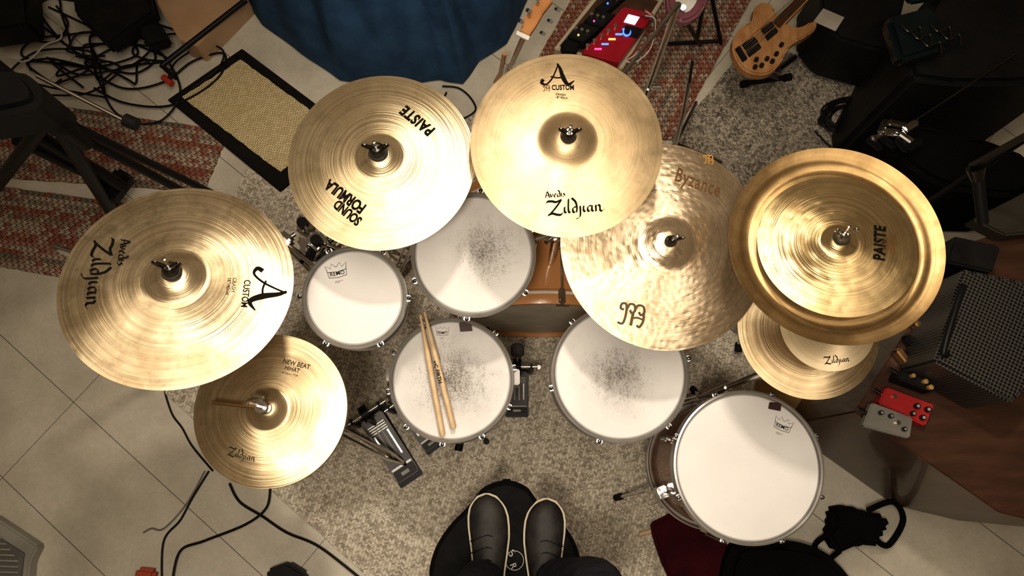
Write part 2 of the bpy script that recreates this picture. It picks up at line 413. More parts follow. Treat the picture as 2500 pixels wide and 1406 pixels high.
# ---------------------------------------------------------------- graphics (printed marks)
def text_g(s,bold=.0,spacing=1.0,shear=0.0):
    cu=bpy.data.curves.new('t','FONT'); cu.body=s; cu.offset=bold; cu.space_character=spacing; cu.shear=shear; cu.resolution_u=3
    ob=bpy.data.objects.new('t',cu); COL.objects.link(ob); bpy.context.view_layer.update()
    dg=bpy.context.evaluated_depsgraph_get(); me=bpy.data.meshes.new_from_object(ob.evaluated_get(dg))
    v=[(p.co.x,p.co.y) for p in me.vertices]; f=[tuple(p.vertices) for p in me.polygons]
    bpy.data.objects.remove(ob); bpy.data.meshes.remove(me); return norm(v,f)
def norm(v,f):
    xs=[a for a,b in v]; ys=[b for a,b in v]; w=max(xs)-min(xs); cx=(max(xs)+min(xs))/2; cy=(max(ys)+min(ys))/2
    return [((a-cx)/w,(b-cy)/w) for a,b in v],f
def nib_g(paths,nib=(.09,.07),sm=6):
    V=[];Fc=[]
    for p in paths:
        nb=nib
        if isinstance(p,tuple): p,nb=p
        P=crom([Vector((a,b,0)) for a,b in p],sm) if len(p)>2 else [Vector((a,b,0)) for a,b in p]
        for i,q in enumerate(P):
            V+=[(q.x-nb[0],q.y-nb[1]),(q.x+nb[0],q.y+nb[1])]
            if i: k=len(V)-4; Fc.append((k,k+1,k+3,k+2))
    return norm(V,Fc)
def stroke_g(paths,w=.06,sm=6):
    V=[];Fc=[]
    for p in paths:
        ww=w
        if isinstance(p,tuple): p,ww=p
        P=crom([Vector((a,b,0)) for a,b in p],sm); L=len(P)
        for i,q in enumerate(P):
            wi=float(np.interp(i/(L-1)*(len(ww)-1),range(len(ww)),ww)) if isinstance(ww,list) else ww
            t=(P[min(i+1,L-1)]-P[max(i-1,0)]).normalized(); n=Vector((-t.y,t.x,0))*wi
            V+=[(q.x-n.x,q.y-n.y),(q.x+n.x,q.y+n.y)]
            if i: k=len(V)-4; Fc.append((k,k+1,k+3,k+2))
    return norm(V,Fc)
ZILD=nib_g([([(-.75,1.6),(-.45,2.0),(.3,2.0),(.9,1.85),(1.75,2.15)],(.06,.17)),([(1.7,2.1),(.8,1.0),(-.25,-.05)],(.15,-.03)),([(-.5,-.1),(.2,.12),(.9,-.1),(1.5,-.15),(1.85,.15)],(.06,.17)),
 [(2.15,1.0),(2.1,.3),(2.35,.05)],[(2.2,1.45),(2.32,1.53)],[(2.85,2.2),(2.72,.9),(2.75,.2),(3.0,.05)],
 [(3.95,.85),(3.5,.85),(3.38,.3),(3.65,.02),(4.0,.35)],[(3.35,2.3),(3.9,1.65),(4.05,.8),(3.95,.05)],
 [(4.55,1.0),(4.55,.1),(4.4,-.7),(3.8,-.95)],[(4.52,1.45),(4.70,1.60)],[(5.1,1.0),(5.05,.3),(5.3,.05)],[(5.12,1.45),(5.30,1.60)],
 [(6.3,.9),(5.85,.9),(5.68,.35),(5.95,.05),(6.3,.4),(6.4,.95)],[(6.4,.95),(6.38,.2),(6.62,.05)],
 [(6.98,1.0),(6.98,.0)],[(6.98,.6),(7.3,1.0),(7.62,.8),(7.62,.2),(7.95,.0),(8.3,.3)]],(.14,.10))
AVED=nib_g([[(0,0),(.5,1.6),(1.0,0)],[(.1,.6),(.9,.65)],[(1.2,1),(1.5,.1),(1.9,1)],[(2.1,.5),(2.6,.6),(2.5,.95),(2.15,.6),(2.3,.1),(2.7,.2)],
 [(3.6,.9),(3.1,.8),(3.0,.2),(3.5,.1)],[(3.2,1.7),(3.6,1.3),(3.65,.1)],[(4.0,1),(4.0,.1)],[(4.0,1.4),(4.05,1.45)],[(4.9,.95),(4.5,.8),(4.9,.4),(4.6,.05),(4.3,.1)]],(.14,.09))
ALOGO=stroke_g([([(-1.0,-.3),(-1.1,-.55),(-.8,-.66),(-.45,-.25),(-.2,.35),(-.03,.9)],[.11,.10,.05,.05,.045,.04]),([(-.12,.9),(.08,.55),(.3,-.15),(.62,-.62),(1.02,-.32)],[.05,.10,.15,.11,.02]),([(-.52,-.08),(-.1,-.16),(.3,-.1)],.045)])
CROWN=stroke_g([([(-1,.0),(-1.15,.75),(-.6,.35),(-.45,.85),(0,.4),(.45,.85),(.6,.35),(1.15,.75),(1,.0)],.028),([(-1,0),(0,-.12),(1,0)],.032),([(-.95,-.62),(0,-.75),(.95,-.62)],.026),([(-1,0),(-.95,-.62)],.022),([(1,0),(.95,-.62)],.022)],sm=1)
MEIN=stroke_g([([(-.95,-.75),(-.62,-.8),(-.5,-.4),(-.5,.3),(-.62,.75),(-.9,.7),(-.92,.35),(-.68,.3)],.085),([(-.5,.3),(-.35,.78),(-.02,.78),(.08,.35),(-.12,.15),(-.26,.36)],.085),([(.08,.35),(.22,.8),(.62,.8),(.76,.35),(.55,.12),(.38,.34)],.085),([(.0,.2),(.0,-.8)],.10),([(.74,.3),(.8,-.3),(.62,-.8),(.4,-.7)],.085),([(0,-.25),(.35,-.12),(.76,-.2)],.07)])
def decal(name,g,px,pw,ang,mat,parent,M_,surf,plane_h=0.0,lift=.0010,hs=1.0):
    Mi=M_.inverted()
    o=Mi@Vector((0,0,H))
    def hit(p):
        d=(Mi.to_3x3()@ray(*p)); t=(plane_h-o.z)/d.z; q=o+d*t; return Vector((q.x,q.y))
    c_,s_=math.cos(R_(ang)),-math.sin(R_(ang))
    a=hit((px[0]-c_*pw/2,px[1]-s_*pw/2)); b=hit((px[0]+c_*pw/2,px[1]+s_*pw/2))
    u=b-a; v=Vector((-u.y,u.x)); c=(a+b)/2
    V=[]
    for x,y in g[0]:
        q=c+u*x+v*y*hs; V.append((q.x,q.y,surf(q.length)+lift))
    return mk(name,V,g[1],mat,parent,True,False)
# ---------------------------------------------------------------- cymbals
def rotM(c,n): 
    return Matrix.Translation(c)@Vector((0,0,1)).rotation_difference(n).to_matrix().to_4x4()
def cymbal(name,label,bb,z,mat,apex,rb=.27,bow=.02,bh=.02,china=False,prior=(0,0),reg=60,lift=0):
    c,n,R=fitdisc(bb,z,apex,bow+bh,prior,reg)
    M_=rotM(c,n)
    def surf(r):
        r=min(r,R)
        if china:
            k=.76*R
            if r<k: zz=-.020+.010*(1-(r/k)**2)
            else:
                s=(r-k)/(R-k); zz=-.020+.020*(s**1.3)-.004*math.sin(min(s*6,math.pi))
        else: zz=bow*(1-(r/R)**2)
        rbb=rb*R*1.12
        if r<rbb:
            t=r/rbb; zz+=bh*(.5+.5*math.cos(math.pi*t**1.35))
        return zz
    N=90; pr=[.006+(R-.006)*i/N for i in range(N+1)]
    prof=[(r,surf(r)) for r in pr]+[(r,surf(r)-.0014) for r in reversed(pr)]
    v,f=lathe_g(prof,160,True)
    o=mk(name,v,f,mat,None,True); o.matrix_basis=M_
    info(o,label,'cymbal')
    return o,M_,surf,c,n,R
def nut(stand,c,n,h0,mat=dkchrome,sz=1.0,rod=.03):
    M_=rotM(c+n*h0,n)
    Mi=wm(stand).inverted()@M_
    a=lathe('felt_washer',[(.0035,0),(.016*sz,0),(.018*sz,.004),(.016*sz,.012),(.0035,.012)],felt,stand,True,24,True); a.matrix_basis=Mi
    v,f=lathe_g([(.004,.012),(.014*sz,.012),(.013*sz,.024),(.008*sz,.03),(.004,.03)],24,True)
    for s in (-1,1):
        P=[Vector((s*.006,0,.022)),Vector((s*.016*sz,0,.030)),Vector((s*.023*sz,0,.042)),Vector((s*.018*sz,0,.046)),Vector((s*.008,0,.034))]
        vv,ff=sweep_g(crom(P,4,True),.0028,6,True); k=len(v); v+=vv; f+=[tuple(i+k for i in q) for q in ff]
    b=mk('wing_nut',v,f,mat,stand,True); b.matrix_basis=Mi
    r=lathe('threaded_rod',[(.0035,-.05),(.0035,.03+rod),(.0005,.031+rod)],chrome,stand,True,12); r.matrix_basis=Mi
def tripod(stand,base,rad,hz,mat,angs,r=.008,foot=True):
    for i,a in enumerate(angs):
        d=Vector((math.cos(R_(a)),math.sin(R_(a)),0))
        p0=base+Vector((0,0,hz)); p1=base+d*rad*.75+Vector((0,0,hz*.42)); p2=base+d*rad+Vector((0,0,.018))
        b0=base+Vector((0,0,max(.06,hz*.3)))
        side=Vector((-d.y,d.x,0))*.012
        lg=tubes('leg',[[p0+side,p1+side,p2],[p0-side,p1-side,p2],[b0,p1]],r*.7,mat,stand)
        tube('rubber_foot',[p2-d*.012,p2+d*.02],.014,rubber,stand)
def cstand(label,base,top,n,bend,nh,mat=chrome,rad=.26,angs=(90,210,330),hz=.32,wn=dkchrome,sz=1.0,group="cymbal stands"):
    base=Vector((base[0],base[1],.012))
    st=empty('cymbal_stand',base,label,'stand')
    tripod(st,base,rad,hz,mat,angs)
    zt=bend
    tube('tube',[base+Vector((0,0,.03)),base+Vector((0,0,zt*.62))],.0127,mat,st)
    tube('tube',[base+Vector((0,0,zt*.6)),base+Vector((0,0,zt))],.0095,mat,st)
    box('wing_bolt',base+Vector((.02,0,zt*.62)),(.04,.012,.02),mat,st)
    k=base+Vector((0,0,zt))
    end=top-n*.03
    tube('boom_arm',[k,k.lerp(end,.0)+Vector((0,0,.002)),end,top+n*(nh-.004)] if (end-k).length>.03 else [k,top+n*(nh-.004)],.0055,mat,st)
    box('tilter',end-n*.01,(.028,.028,.04),mat,st,n=n)
    nut(st,top,n,nh,wn,sz)
    return st
# A
o,M_,sf,cA_,nA,RA=cymbal('crash_cymbal',"large aged brass crash cymbal with black script lettering beside the hi-hat",(137,718,460,952),1.32,cA,(422,672),.26,.022,.024,reg=30)
decal('logo',ZILD,(233,665),180,-98,ink,o,M_,sf,.015)
decal('logo',AVED,(303,616),68,-98,ink,o,M_,sf,.015)
decal('logo',ALOGO,(655,706),108,-100,ink,o,M_,sf,.012,hs=1.0)
decal('lettering',text_g("CUSTOM",.015),(600,716),66,-98,ink,o,M_,sf,.015,hs=1.2)
decal('lettering',text_g("CRASH\n16\"/40cm",.0),(565,700),42,-98,ink,o,M_,sf,.015)
cstand("chrome boom stand holding the aged crash cymbal",(-1.06,.52),cA_,nA,1.1,.046,sz=1.1,angs=(100,220,340),rad=.18,hz=.25)
# B
o,M_,sf,cB_,nB,RB=cymbal('crash_cymbal',"smooth brass crash cymbal with black script lettering above the bass drum",(1150,1616,130,582),1.22,cB,(1386,332),.29,.02,.022)
decal('logo',ALOGO,(1361,180),84,-2,ink,o,M_,sf,.012,hs=1.0)
decal('lettering',text_g("CUSTOM",.025),(1374,214),54,0,ink,o,M_,sf,.012,hs=1.4)
decal('emblem',MEIN,(1334,215),18,0,brownink,o,M_,sf,.012)
decal('lettering',text_g("CRASH\n18\"/45cm",.01),(1371,236),30,-5,ink,o,M_,sf,.012)
decal('logo',AVED,(1355,474),50,4,ink,o,M_,sf,.012)
decal('logo',ZILD,(1405,508),146,4,ink,o,M_,sf,.012)
cstand("chrome boom stand holding the smooth crash cymbal",(.42,1.16),cB_,nB,1.1,.044,angs=(80,200,320),rad=.18,hz=.25)
# C
o,M_,sf,cC_,nC,RC=cymbal('crash_cymbal',"finely grooved brass crash cymbal with black lettering over the small tom",(703,1160,185,612),1.17,cC,(925,374),.25,.02,.02)
decal('logo',text_g("PAISTE",.045,1.12),(1018,294),92,141,ink,o,M_,sf,.015,hs=1.3)
decal('logo',text_g("SOUND",.04,.95),(848,519),76,141,ink,o,M_,sf,.012,hs=1.4)
decal('logo',text_g("FORMULA",.04,.95),(842,480),112,144,ink,o,M_,sf,.012,hs=1.4)
cstand("chrome stand holding the grooved crash cymbal",(-.36,.82),cC_,nC,1.0,.042,sz=1.25,angs=(90,160,230),rad=.12,hz=.2)
# D
o,M_,sf,cD_,nD,RD=cymbal('ride_cymbal',"large hammered bronze ride cymbal with brown lettering beside the china cymbal",(1370,1868,347,858),1.03,cD,(1640,600),.25,.022,.02)
decal('lettering',text_g("Byzance",.012,1.1),(1706,448),116,-20,fadeink,o,M_,sf,.018,hs=1.6)
decal('emblem',MEIN,(1733,386),26,-8,goldink,o,M_,sf,.012)
decal('logo',MEIN,(1543,768),66,-12,MAT('grey_brown_ink',(.13,.09,.055),.8,0,spec=.1),o,M_,sf,.012,hs=.9)
cstand("chrome boom stand holding the hammered ride cymbal",(.56,.68),cD_,nD,.86,.042,sz=.8,angs=(-55,65,185),rad=.15,hz=.2)
# E
o,M_,sf,cE_,nE,RE=cymbal('china_cymbal',"wide golden china cymbal with an upturned rim beneath a smaller cymbal",(1778,2310,362,842),1.20,cE,None,.24,0,.016,china=True,prior=(-.03,.0))
o,M_,sf,cF_,nF,RF=cymbal('effect_cymbal',"hammered brass effect cymbal stacked on the china cymbal",(1846,2246,436,772),1.212,cE2,None,.22,.014,.016,prior=(-.03,.0))
decal('logo',text_g("PAISTE",.045,1.12),(2148,592),84,88,ink,o,M_,sf,.012,hs=1.3)
decal('lettering',text_g("2002 NOVO\nCHINA 20\"\nMADE IN\nSWITZERLAND"),(2173,592),52,88,brownink,o,M_,sf,.012)
cstand("chrome stand holding the stacked china cymbals",(.93,.70),cF_,nF,1.0,.030,wn=chrome,sz=1.0,angs=(200,80,-40),rad=.15,hz=.2)
# lower pair
o,M_,sf,c1,n1,R1=cymbal('crash_cymbal',"small golden crash cymbal tucked under the china cymbal",(1800,2148,640,975),.98,cG,None,.25,.016,.016)
cstand("chrome stand holding the small golden crash cymbal",(c1.x-.08,c1.y-.09),c1,n1,.85,.03,angs=(-50,190,250),rad=.09,hz=.2)
o,M_,sf,c2,n2,R2=cymbal('splash_cymbal',"tiny brass splash cymbal with black script lettering stacked above a crash",(1903,2138,680,906),1.055,cS,None,.25,.01,.014)
decal('logo',ZILD,(2045,879),66,6,ink,o,M_,sf,.008,hs=1.1)
ss=cstand("short chrome stem holding the splash cymbal",(c2.x+.11,c2.y+.19),c2,n2,.95,.026,angs=(20,140,260),rad=.07,hz=.15)
# G hi-hat
o,M_,sf,cG_,nG,RG=cymbal('hihat_cymbal',"top brass hi-hat cymbal with faded lettering",(472,848,818,1193),1.02,cG,(648,996),.26,.018,.018)
decal('logo',ZILD,(590,1112),76,-14,greyink,o,M_,sf,.01,hs=1.1)
decal('lettering',text_g("NEW BEAT",.015),(724,888),66,-14,greyink,o,M_,sf,.012,hs=1.2)
decal('lettering',text_g("HIHAT",.015),(714,901),36,-14,greyink,o,M_,sf,.012,hs=1.2)
decal('lettering',text_g("14\"/36cm TOP"),(708,913),40,-14,greyink,o,M_,sf,.012)
M2=M_@Matrix.Translation((0,0,-.012))@Matrix.Rotation(math.pi,4,'X')
o2=bpy.data.objects.new('hihat_cymbal',o.data.copy()); COL.objects.link(o2); o2.matrix_basis=M2
info(o2,"bottom brass hi-hat cymbal under the top one",'cymbal')
base=Vector((cG_.x,cG_.y,.012))
hh=empty('hihat_stand',base,"chrome hi-hat stand with clutch and black footboard pedal","stand")
tripod(hh,base,.22,.3,chrome,(120,200,-30))
tube('tube',[base+Vector((0,0,.05)),base+Vector((0,0,.9))],.0127,chrome,hh)
tube('pull_rod',[base+Vector((0,0,.9)),cG_+nG*.16],.0035,chrome,hh)
Mt=rotM(cG_+nG*.036,nG); Ml=wm(hh).inverted()@Mt
a=lathe('clutch',[(.004,0),(.014,0),(.014,.008),(.009,.01),(.009,.028),(.014,.03),(.014,.04),(.004,.04)],chrome,hh,True,24,True); a.matrix_basis=Ml
box('wing_screw',cG_+nG*.075+Vector((-.016,.012,0)),(.05,.006,.018),chrome,hh,ux=(1,.25,0))
box('wing_screw',cG_+nG*.09+Vector((-.004,.022,0)),(.034,.006,.016),chrome,hh,ux=(1,-.2,0))
tube('drum_key_rod',[cG_+nG*.062+Vector((-.01,.0,0)),cG_+nG*.058+Vector((-.115,.012,0))],.0045,MAT('brass_rod',(.7,.5,.25),.3,1.0),hh)
# ---------------------------------------------------------------- pedals
pedm=MAT('dull_pedal_metal',(.045,.043,.04),.4,.6,(.03,.029,.027),14)
def pedal(owner,px0,px1,w,beater=False):
    a=W(*px0,.06); b=W(*px1,.02); d=(b-a); L=d.length; d.normalize(); n=Vector((0,0,1)); n=(n-d*n.dot(d)).normalized(); s=n.cross(d)
    c=(a+b)/2
    box('base_plate',Vector((c.x,c.y,.018)),(L*1.12,w*1.05,.006),blackm,owner,ux=(d.x,d.y,0))
    box('footboard',c+n*.012,(L*.98,w,.012),pedm,owner,ux=d,n=n,bev=.005)
    for k in (-1.5,-.5,.5,1.5):
        box('grip_strip',c+n*.020+s*k*w*.2-d*L*.08+d*abs(k)*L*.03,(L*(.5-.08*abs(k)),w*.06,.004),greyp if abs(k)<1 else chrome,owner,ux=d,n=n,bev=.001)
    for k in range(4):
        box('tread_rib',c+n*.020-d*L*(.36-.035*k),(L*.012,w*.75,.004),dkchrome,owner,ux=d,n=n,bev=.001)
    box('heel_plate',c+n*.019+d*L*.40,(L*.15,w*.9,.007),blackm,owner,ux=d,n=n)
    box('hinge',c+n*.021+d*L*.30,(L*.03,w*.95,.008),dkchrome,owner,ux=d,n=n)
    box('badge',c+n*.0235+d*L*.40,(L*.05,w*.35,.003),greyp,owner,ux=d,n=n,bev=.001)
    for sg in (-1,1):
        box('post',a+s*sg*w*.62+Vector((0,0,.04)),(.024,.018,.14),blackm,owner,ux=d,bev=.005)
    tube('axle',[a+s*w*.9+Vector((0,0,.10)),a-s*w*.9+Vector((0,0,.10))],.007,chrome,owner)
    tube('cam',[a+s*.014+Vector((0,0,.10)),a-s*.014+Vector((0,0,.10))],.030,blackm,owner,seg=20)
    tube('chain',[a+Vector((0,0,.12))+d*.03,a+Vector((0,0,.03))+d*.035],.008,dkchrome,owner)
    tube('spring',[a+s*w*.95+Vector((0,0,.095)),a+s*w*.95+Vector((0,0,.0))],.008,chrome,owner)
    if beater:
        t=a+Vector((0,.0,.10)); e=t+Vector((0,.03,.17))
        tube('beater_shaft',[t,e],.003,chrome,owner)
        tube('beater',[e+Vector((0,-.022,0)),e+Vector((0,-.015,0)),e+Vector((0,.015,0)),e+Vector((0,.022,0))],[.012,.022,.022,.014],felt,owner,seg=20)
pedal(hh,(905,1015),(1000,1165),.088)
sp=empty('bass_drum_pedal',W(860,1000,0),"slave pedal of a black and chrome double kick pedal","pedal")
pedal(sp,(985,985),(1060,1090),.07)
kp=empty('bass_drum_pedal',W(1262,960,0),"black and chrome kick pedal clamped to the bass drum","pedal")
pedal(kp,(1262,905),(1262,1010),.08,True)
# ---------------------------------------------------------------- drums
def ring(name,R,z,parent,mat=chrome,hh_=.034):
    p=[(R-.010,z+.000),(R-.006,z+.003),(R-.001,z+.001),(R,z-.003),(R-.004,z-.006),(R-.004,z-hh_+.006),(R+.001,z-hh_),(R-.003,z-hh_-.002),(R-.008,z-hh_+.004),(R-.008,z-.006)]
    return lathe(name,p,mat,parent,True,128,True)
def drum(name,label,bb,z,depth,shell,nl,smudge=(0,0,.1,0),prior=(0,0),reg=400,lugoff=0,hoop=hoopm,fit=None):
    c,n,R=fit if fit else fitdisc(bb,z,None,0,prior,reg)
    M_=rotM(c-n*depth,n)
    E=empty(name,M_,label,'drum')
    rs=R-.016
    lathe('shell',[(rs-.004,.006),(rs,.006),(rs,depth-.008),(rs-.004,depth-.008)],shell,E,True,128,True)
    hm=headmat(name+'_head',smudge[0],smudge[1],smudge[2],smudge[3])
    hr=R-.009
    lathe('drumhead',[(.0001,depth-.006),(hr*.5,depth-.006),(hr-.012,depth-.006),(hr-.006,depth-.007),(hr,depth-.014),(hr+.001,depth-.02)],hm,E,True,128)
    lathe('resonant_head',[(.0001,.002),(hr-.01,.002),(hr,.012)],whitep,E,True,96)
    ring('hoop',R,depth,E,hoop); 
    b=ring('hoop',R,0,E,hoop); b.matrix_basis=Matrix.Rotation(math.pi,4,'X')
    bm=bmesh.new(); bmesh.ops.create_cube(bm,size=1); bmesh.ops.scale(bm,vec=(.018,.018,min(.07,depth*.45)),verts=bm.verts)
    bmesh.ops.bevel(bm,geom=list(bm.edges),offset=.006,segments=3,affect='EDGES'); lug=None;rod=None
    for i in range(nl):
        a=2*math.pi*(i+lugoff)/nl; d=Vector((math.cos(a),math.sin(a),0))
        m1=Matrix.Translation(d*(rs+.009)+Vector((0,0,depth*.5)))@Matrix.Rotation(a,4,'Z')
        m2=Matrix.Translation(d*(R+.0045)+Vector((0,0,depth-.004)))
        if lug is None:
            lug=from_bm('lug',bm,chrome,E,True,m1)
            v,f=lathe_g([(.003,-depth*.5+.03),(.003,-.002),(.0055,-.002),(.0055,.002),(.0035,.003),(.0035,.009),(.0001,.010)],14)
            rod=mk('tension_rod',v,f,dkchrome,E,True); rod.matrix_basis=m2
            ear=box('hoop_ear',(0,0,0),(.013,.016,.004),hoopm,E,True,bev=.0015); ear.matrix_basis=frame(d*(R+.002)+Vector((0,0,depth-.008)),d)
        else:
            clone(lug,E,m1); clone(rod,E,m2); clone(ear,E,frame(d*(R+.002)+Vector((0,0,depth-.008)),d))
    return E,M_,c,n,R,depth
flat=lambda h:(lambda r:h)
def remo(D,px,pw,ang,mat=ink):
    E,M_,c,n,R,dp=D
    decal('logo',CROWN,px,pw,ang,mat,E,M_,flat(dp-.006),dp-.006,.0006)
    decal('lettering',text_g("REMO",.01),(px[0]+math.sin(R_(ang))*pw*.14,px[1]+math.cos(R_(ang))*pw*.14),pw*.66,ang,mat,E,M_,flat(dp-.006),dp-.006,.0006)
    decal('lettering',text_g("AMBASSADOR\nCOATED"),(px[0]+math.sin(R_(ang))*pw*.52,px[1]+math.cos(R_(ang))*pw*.52),pw*.38,ang,mat,E,M_,flat(dp-.006),dp-.006,.0006)
def moongel(D,pts,mat):
    E,M_,c,n,R,dp=D; Mi=M_.inverted()
    z=(c-n*.006).z
    P=[W(a,b,z) for a,b in pts]; P=[Mi@p for p in P]
    bm=bmesh.new(); f=bm.faces.new([bm.verts.new((p.x,p.y,dp-.0055)) for p in P]); r=bmesh.ops.extrude_face_region(bm,geom=[f])
    for g in r['geom']:
        if isinstance(g,bmesh.types.BMVert): g.co.z+=.005
    bmesh.ops.bevel(bm,geom=list(bm.edges),offset=.001,segments=2,affect='EDGES')
    from_bm('damper_gel',bm,mat,E,True)
gel=MAT('damper_gel',(.05,.022,.022),.4)
DH=drum('tom_drum',"small rack tom with a white coated head and chrome hoops",(733,996,603,850),.98,.18,shellb,6,(0,0,.05,0),(.10,-.14),reg=600)
remo(DH,(822,660),54,12)
DI=drum('tom_drum',"rack tom above the bass drum with a worn white head",(1003,1309,468,776),.93,.19,shellb,6,(.03,.01,.14,1.0),(.02,-.24),reg=600,lugoff=.4)
DJ=drum('snare_drum',"snare drum with a heavily marked white coated head and chrome hoops",(948,1256,775,1082),.66,.14,chrome,10,(.0,.0,.18,1.15),(0,-.04),lugoff=.3)
remo(DJ,(1080,808),34,0,greyink); moongel(DJ,[(1121,789),(1150,787),(1154,809),(1124,811)],gel)
DK=drum('tom_drum',"large rack tom with stick marks darkening its white head",(1345,1684,745,1082),.80,.23,shellb,6,(.0,-.005,.15,1.05),(-.02,-.08),reg=600,lugoff=.2)
DL=drum('floor_tom',"deep floor tom with a clean white coated head and chrome legs",(1642,2015,954,1332),.70,.40,shellb,8,(.0,.0,.05,0),(.02,-.04),lugoff=.5)
remo(DL,(1912,1036),48,-22); moongel(DL,[(1876,982),(1905,984),(1903,1004),(1873,998)],gel)
E,M_,c,n,R,dp=DL
for a in (200,85,-40):
    d=Vector((math.cos(R_(a)),math.sin(R_(a)),0)); b=c+d*(R+.008)
    tube('leg',[Vector((b.x,b.y,.55)),Vector((b.x,b.y,.25)),Vector((b.x,b.y,.2))+d*.01,Vector((b.x,b.y,.02))+d*.07],.0055,chrome,E,sm=5)
    tube('rubber_foot',[Vector((b.x,b.y,.045))+d*.06,Vector((b.x,b.y,.008))+d*.075],.012,rubber,E)
    box('leg_bracket',Vector((b.x,b.y,.46))-d*.006,(.03,.035,.06),chrome,E,ux=d)
# snare stand
E,M_,c,n,R,dp=DJ
b=Vector((c.x+.01,c.y+.0,.012)); ss=empty('snare_stand',b,"chrome basket stand holding the snare drum","stand")
tripod(ss,b,.16,.22,chrome,(150,260,50))
tube('tube',[b+Vector((0,0,.03)),b+Vector((0,0,.44))],.011,chrome,ss)
for a in (60,180,300):
    d=Vector((math.cos(R_(a)),math.sin(R_(a)),0)); z0=.66-dp
    tube('basket_arm',[b+Vector((0,0,.43)),c+d*R*.5+Vector((0,0,z0-c.z-.02)),c+d*(R+.012)+Vector((0,0,z0-c.z-.012)),c+d*(R+.014)+Vector((0,0,z0-c.z+.015))],.005,chrome,ss,sm=4)
    tube('rubber_grip',[c+d*(R+.014)+Vector((0,0,z0-c.z-.01)),c+d*(R+.014)+Vector((0,0,z0-c.z+.02))],.009,rubber,ss)
box('strainer',c+Vector((-(R+.004),.02,-dp*.5)),(.02,.04,.07),chrome,E)
box('strainer',c+Vector(((R+.004),.01,-dp*.45)),(.024,.045,.08),dkchrome,E)
# ---------------------------------------------------------------- bass drum
Rb=.285; bx,by0,by1=.10,.505,.94
Mb=Matrix.Translation((bx,by1,Rb+.010))@Matrix.Rotation(R_(90),4,'X')
BD=empty('bass_drum',Mb,"large bass drum with an orange maple shell and wooden hoops","drum"); dp=by1-by0
lathe('shell',[(Rb-.022,.03),(Rb-.016,.03),(Rb-.016,dp-.03),(Rb-.022,dp-.03)],wood,BD,True,160,True)
def bhoop(z0,z1):
    lathe('hoop',[(Rb-.012,z0),(Rb,z0),(Rb+.001,z0+.002),(Rb+.001,z1-.002),(Rb,z1),(Rb-.012,z1)],wood,BD,True,160,True)
    zc=z0+.010 if z0>.1 else z1-.010
    lathe('hoop_inlay',[(Rb+.0012,zc-.004),(Rb+.002,zc-.004),(Rb+.002,zc+.004),(Rb+.0012,zc+.004)],whitep,BD,True,160,True)
bhoop(0,.045); bhoop(dp-.045,dp)
lathe('drumhead',[(.0001,dp-.012),(Rb-.03,dp-.012),(Rb-.02,dp-.014),(Rb-.013,dp-.022)],MAT('bass_head',(.5,.46,.4),.5,0,(.4,.36,.3),9),BD,True,128)
lathe('resonant_head',[(.0001,.012),(Rb-.03,.012),(Rb-.013,.022)],black,BD,True,128)
cl=None
for i in range(8):
    a=2*math.pi*(i+.78)/8; d=Vector((math.cos(a),math.sin(a),0))
    m1=frame(d*(Rb+.004)+Vector((0,0,dp-.022)),d); m2=frame(d*(Rb-.004)+Vector((0,0,dp*.5)),d); m3=Matrix.Translation(d*(Rb+.010)+Vector((0,0,dp-.02)))
    if cl is None:
        cl=box('claw',(0,0,0),(.016,.022,.05),chrome,BD,True,bev=.005); cl.matrix_basis=m1
        lg=box('lug',(0,0,0),(.028,.022,.09),chrome,BD,True,bev=.008); lg.matrix_basis=m2
        v,f=lathe_g([(.0035,-.17),(.0035,.0),(.007,.001),(.007,.008),(.0001,.009)],12); rd=mk('tension_rod',v,f,chrome,BD,True); rd.matrix_basis=m3
        hd=tube('t_handle',[Vector((0,-.02,.01)),Vector((0,.02,.01))],.004,chrome,BD,True); hd.matrix_basis=m1@Matrix.Translation((.008,0,.02))
    else: clone(cl,BD,m1); clone(lg,BD,m2); clone(rd,BD,m3); clone(hd,BD,m1@Matrix.Translation((.008,0,.02)))
for s in (-1,1):
    tube('spur',[Vector((bx+s*(Rb-.02),.84,.22)),Vector((bx+s*(Rb+.09),.93,.01))],.008,chrome,BD)
def holder(label,base,D,side,foot=False,rad=.15):
    E,M_,c,n,R,dp=D
    base=Vector(base); h=empty('tom_holder',base,label,'tom holder')
    cm=c-n*dp*.45
    top=Vector((base.x,base.y,cm.z))
    tube('post',[base,top+Vector((0,0,.06))],.011,chrome,h)
    q=cm; dd=(q-top).normalized(); e=q-dd*(R-.006)
    if (q-top).length>R: tube('arm',[top,e],.007,chrome,h); box('mount_bracket',e-dd*.006,(.012,.05,.06),chrome,h,ux=dd,bev=.004)
    box('clamp',top,(.045,.045,.04),chrome,h,ux=dd,bev=.008)
    tube('wing_bolt',[top+Vector((.03,.02,0)),top+Vector((-.03,-.03,.01))],.006,chrome,h)
    if foot: tripod(h,Vector((base.x,base.y,.012)),rad,.2,chrome,(90,200,-20))
    return h
holder("chrome tom holder post rising from the bass drum",(.12,.64,.57),DI,1)
holder("chrome tom post on the bass drum carrying the large tom",(.25,.53,.55),DK,1)
th=holder("chrome tripod stand with clamps carrying the small tom",(-.60,.60,.015),DH,1,True,.12)
cl0=W(770,575,.9)
mc=empty('multi_clamp',cl0,"chrome multi clamp with wing bolts near the small tom","clamp")
for i in range(14):
    p=cl0+Vector((random.uniform(-.06,.07),random.uniform(-.06,.05),random.uniform(-.03,.03)))
    box('clamp_jaw',p,(.045,.02,.03),chrome if i%4 else blackm,mc,ux=(random.uniform(-1,1),random.uniform(-1,1),0),bev=.006)
tube('clamp_arm',[W(730,560,.9),W(800,600,.93),W(850,620,.9)],.009,chrome,mc)
tube('clamp_arm',[W(820,560,.95),W(760,640,.87)],.008,chrome,mc)
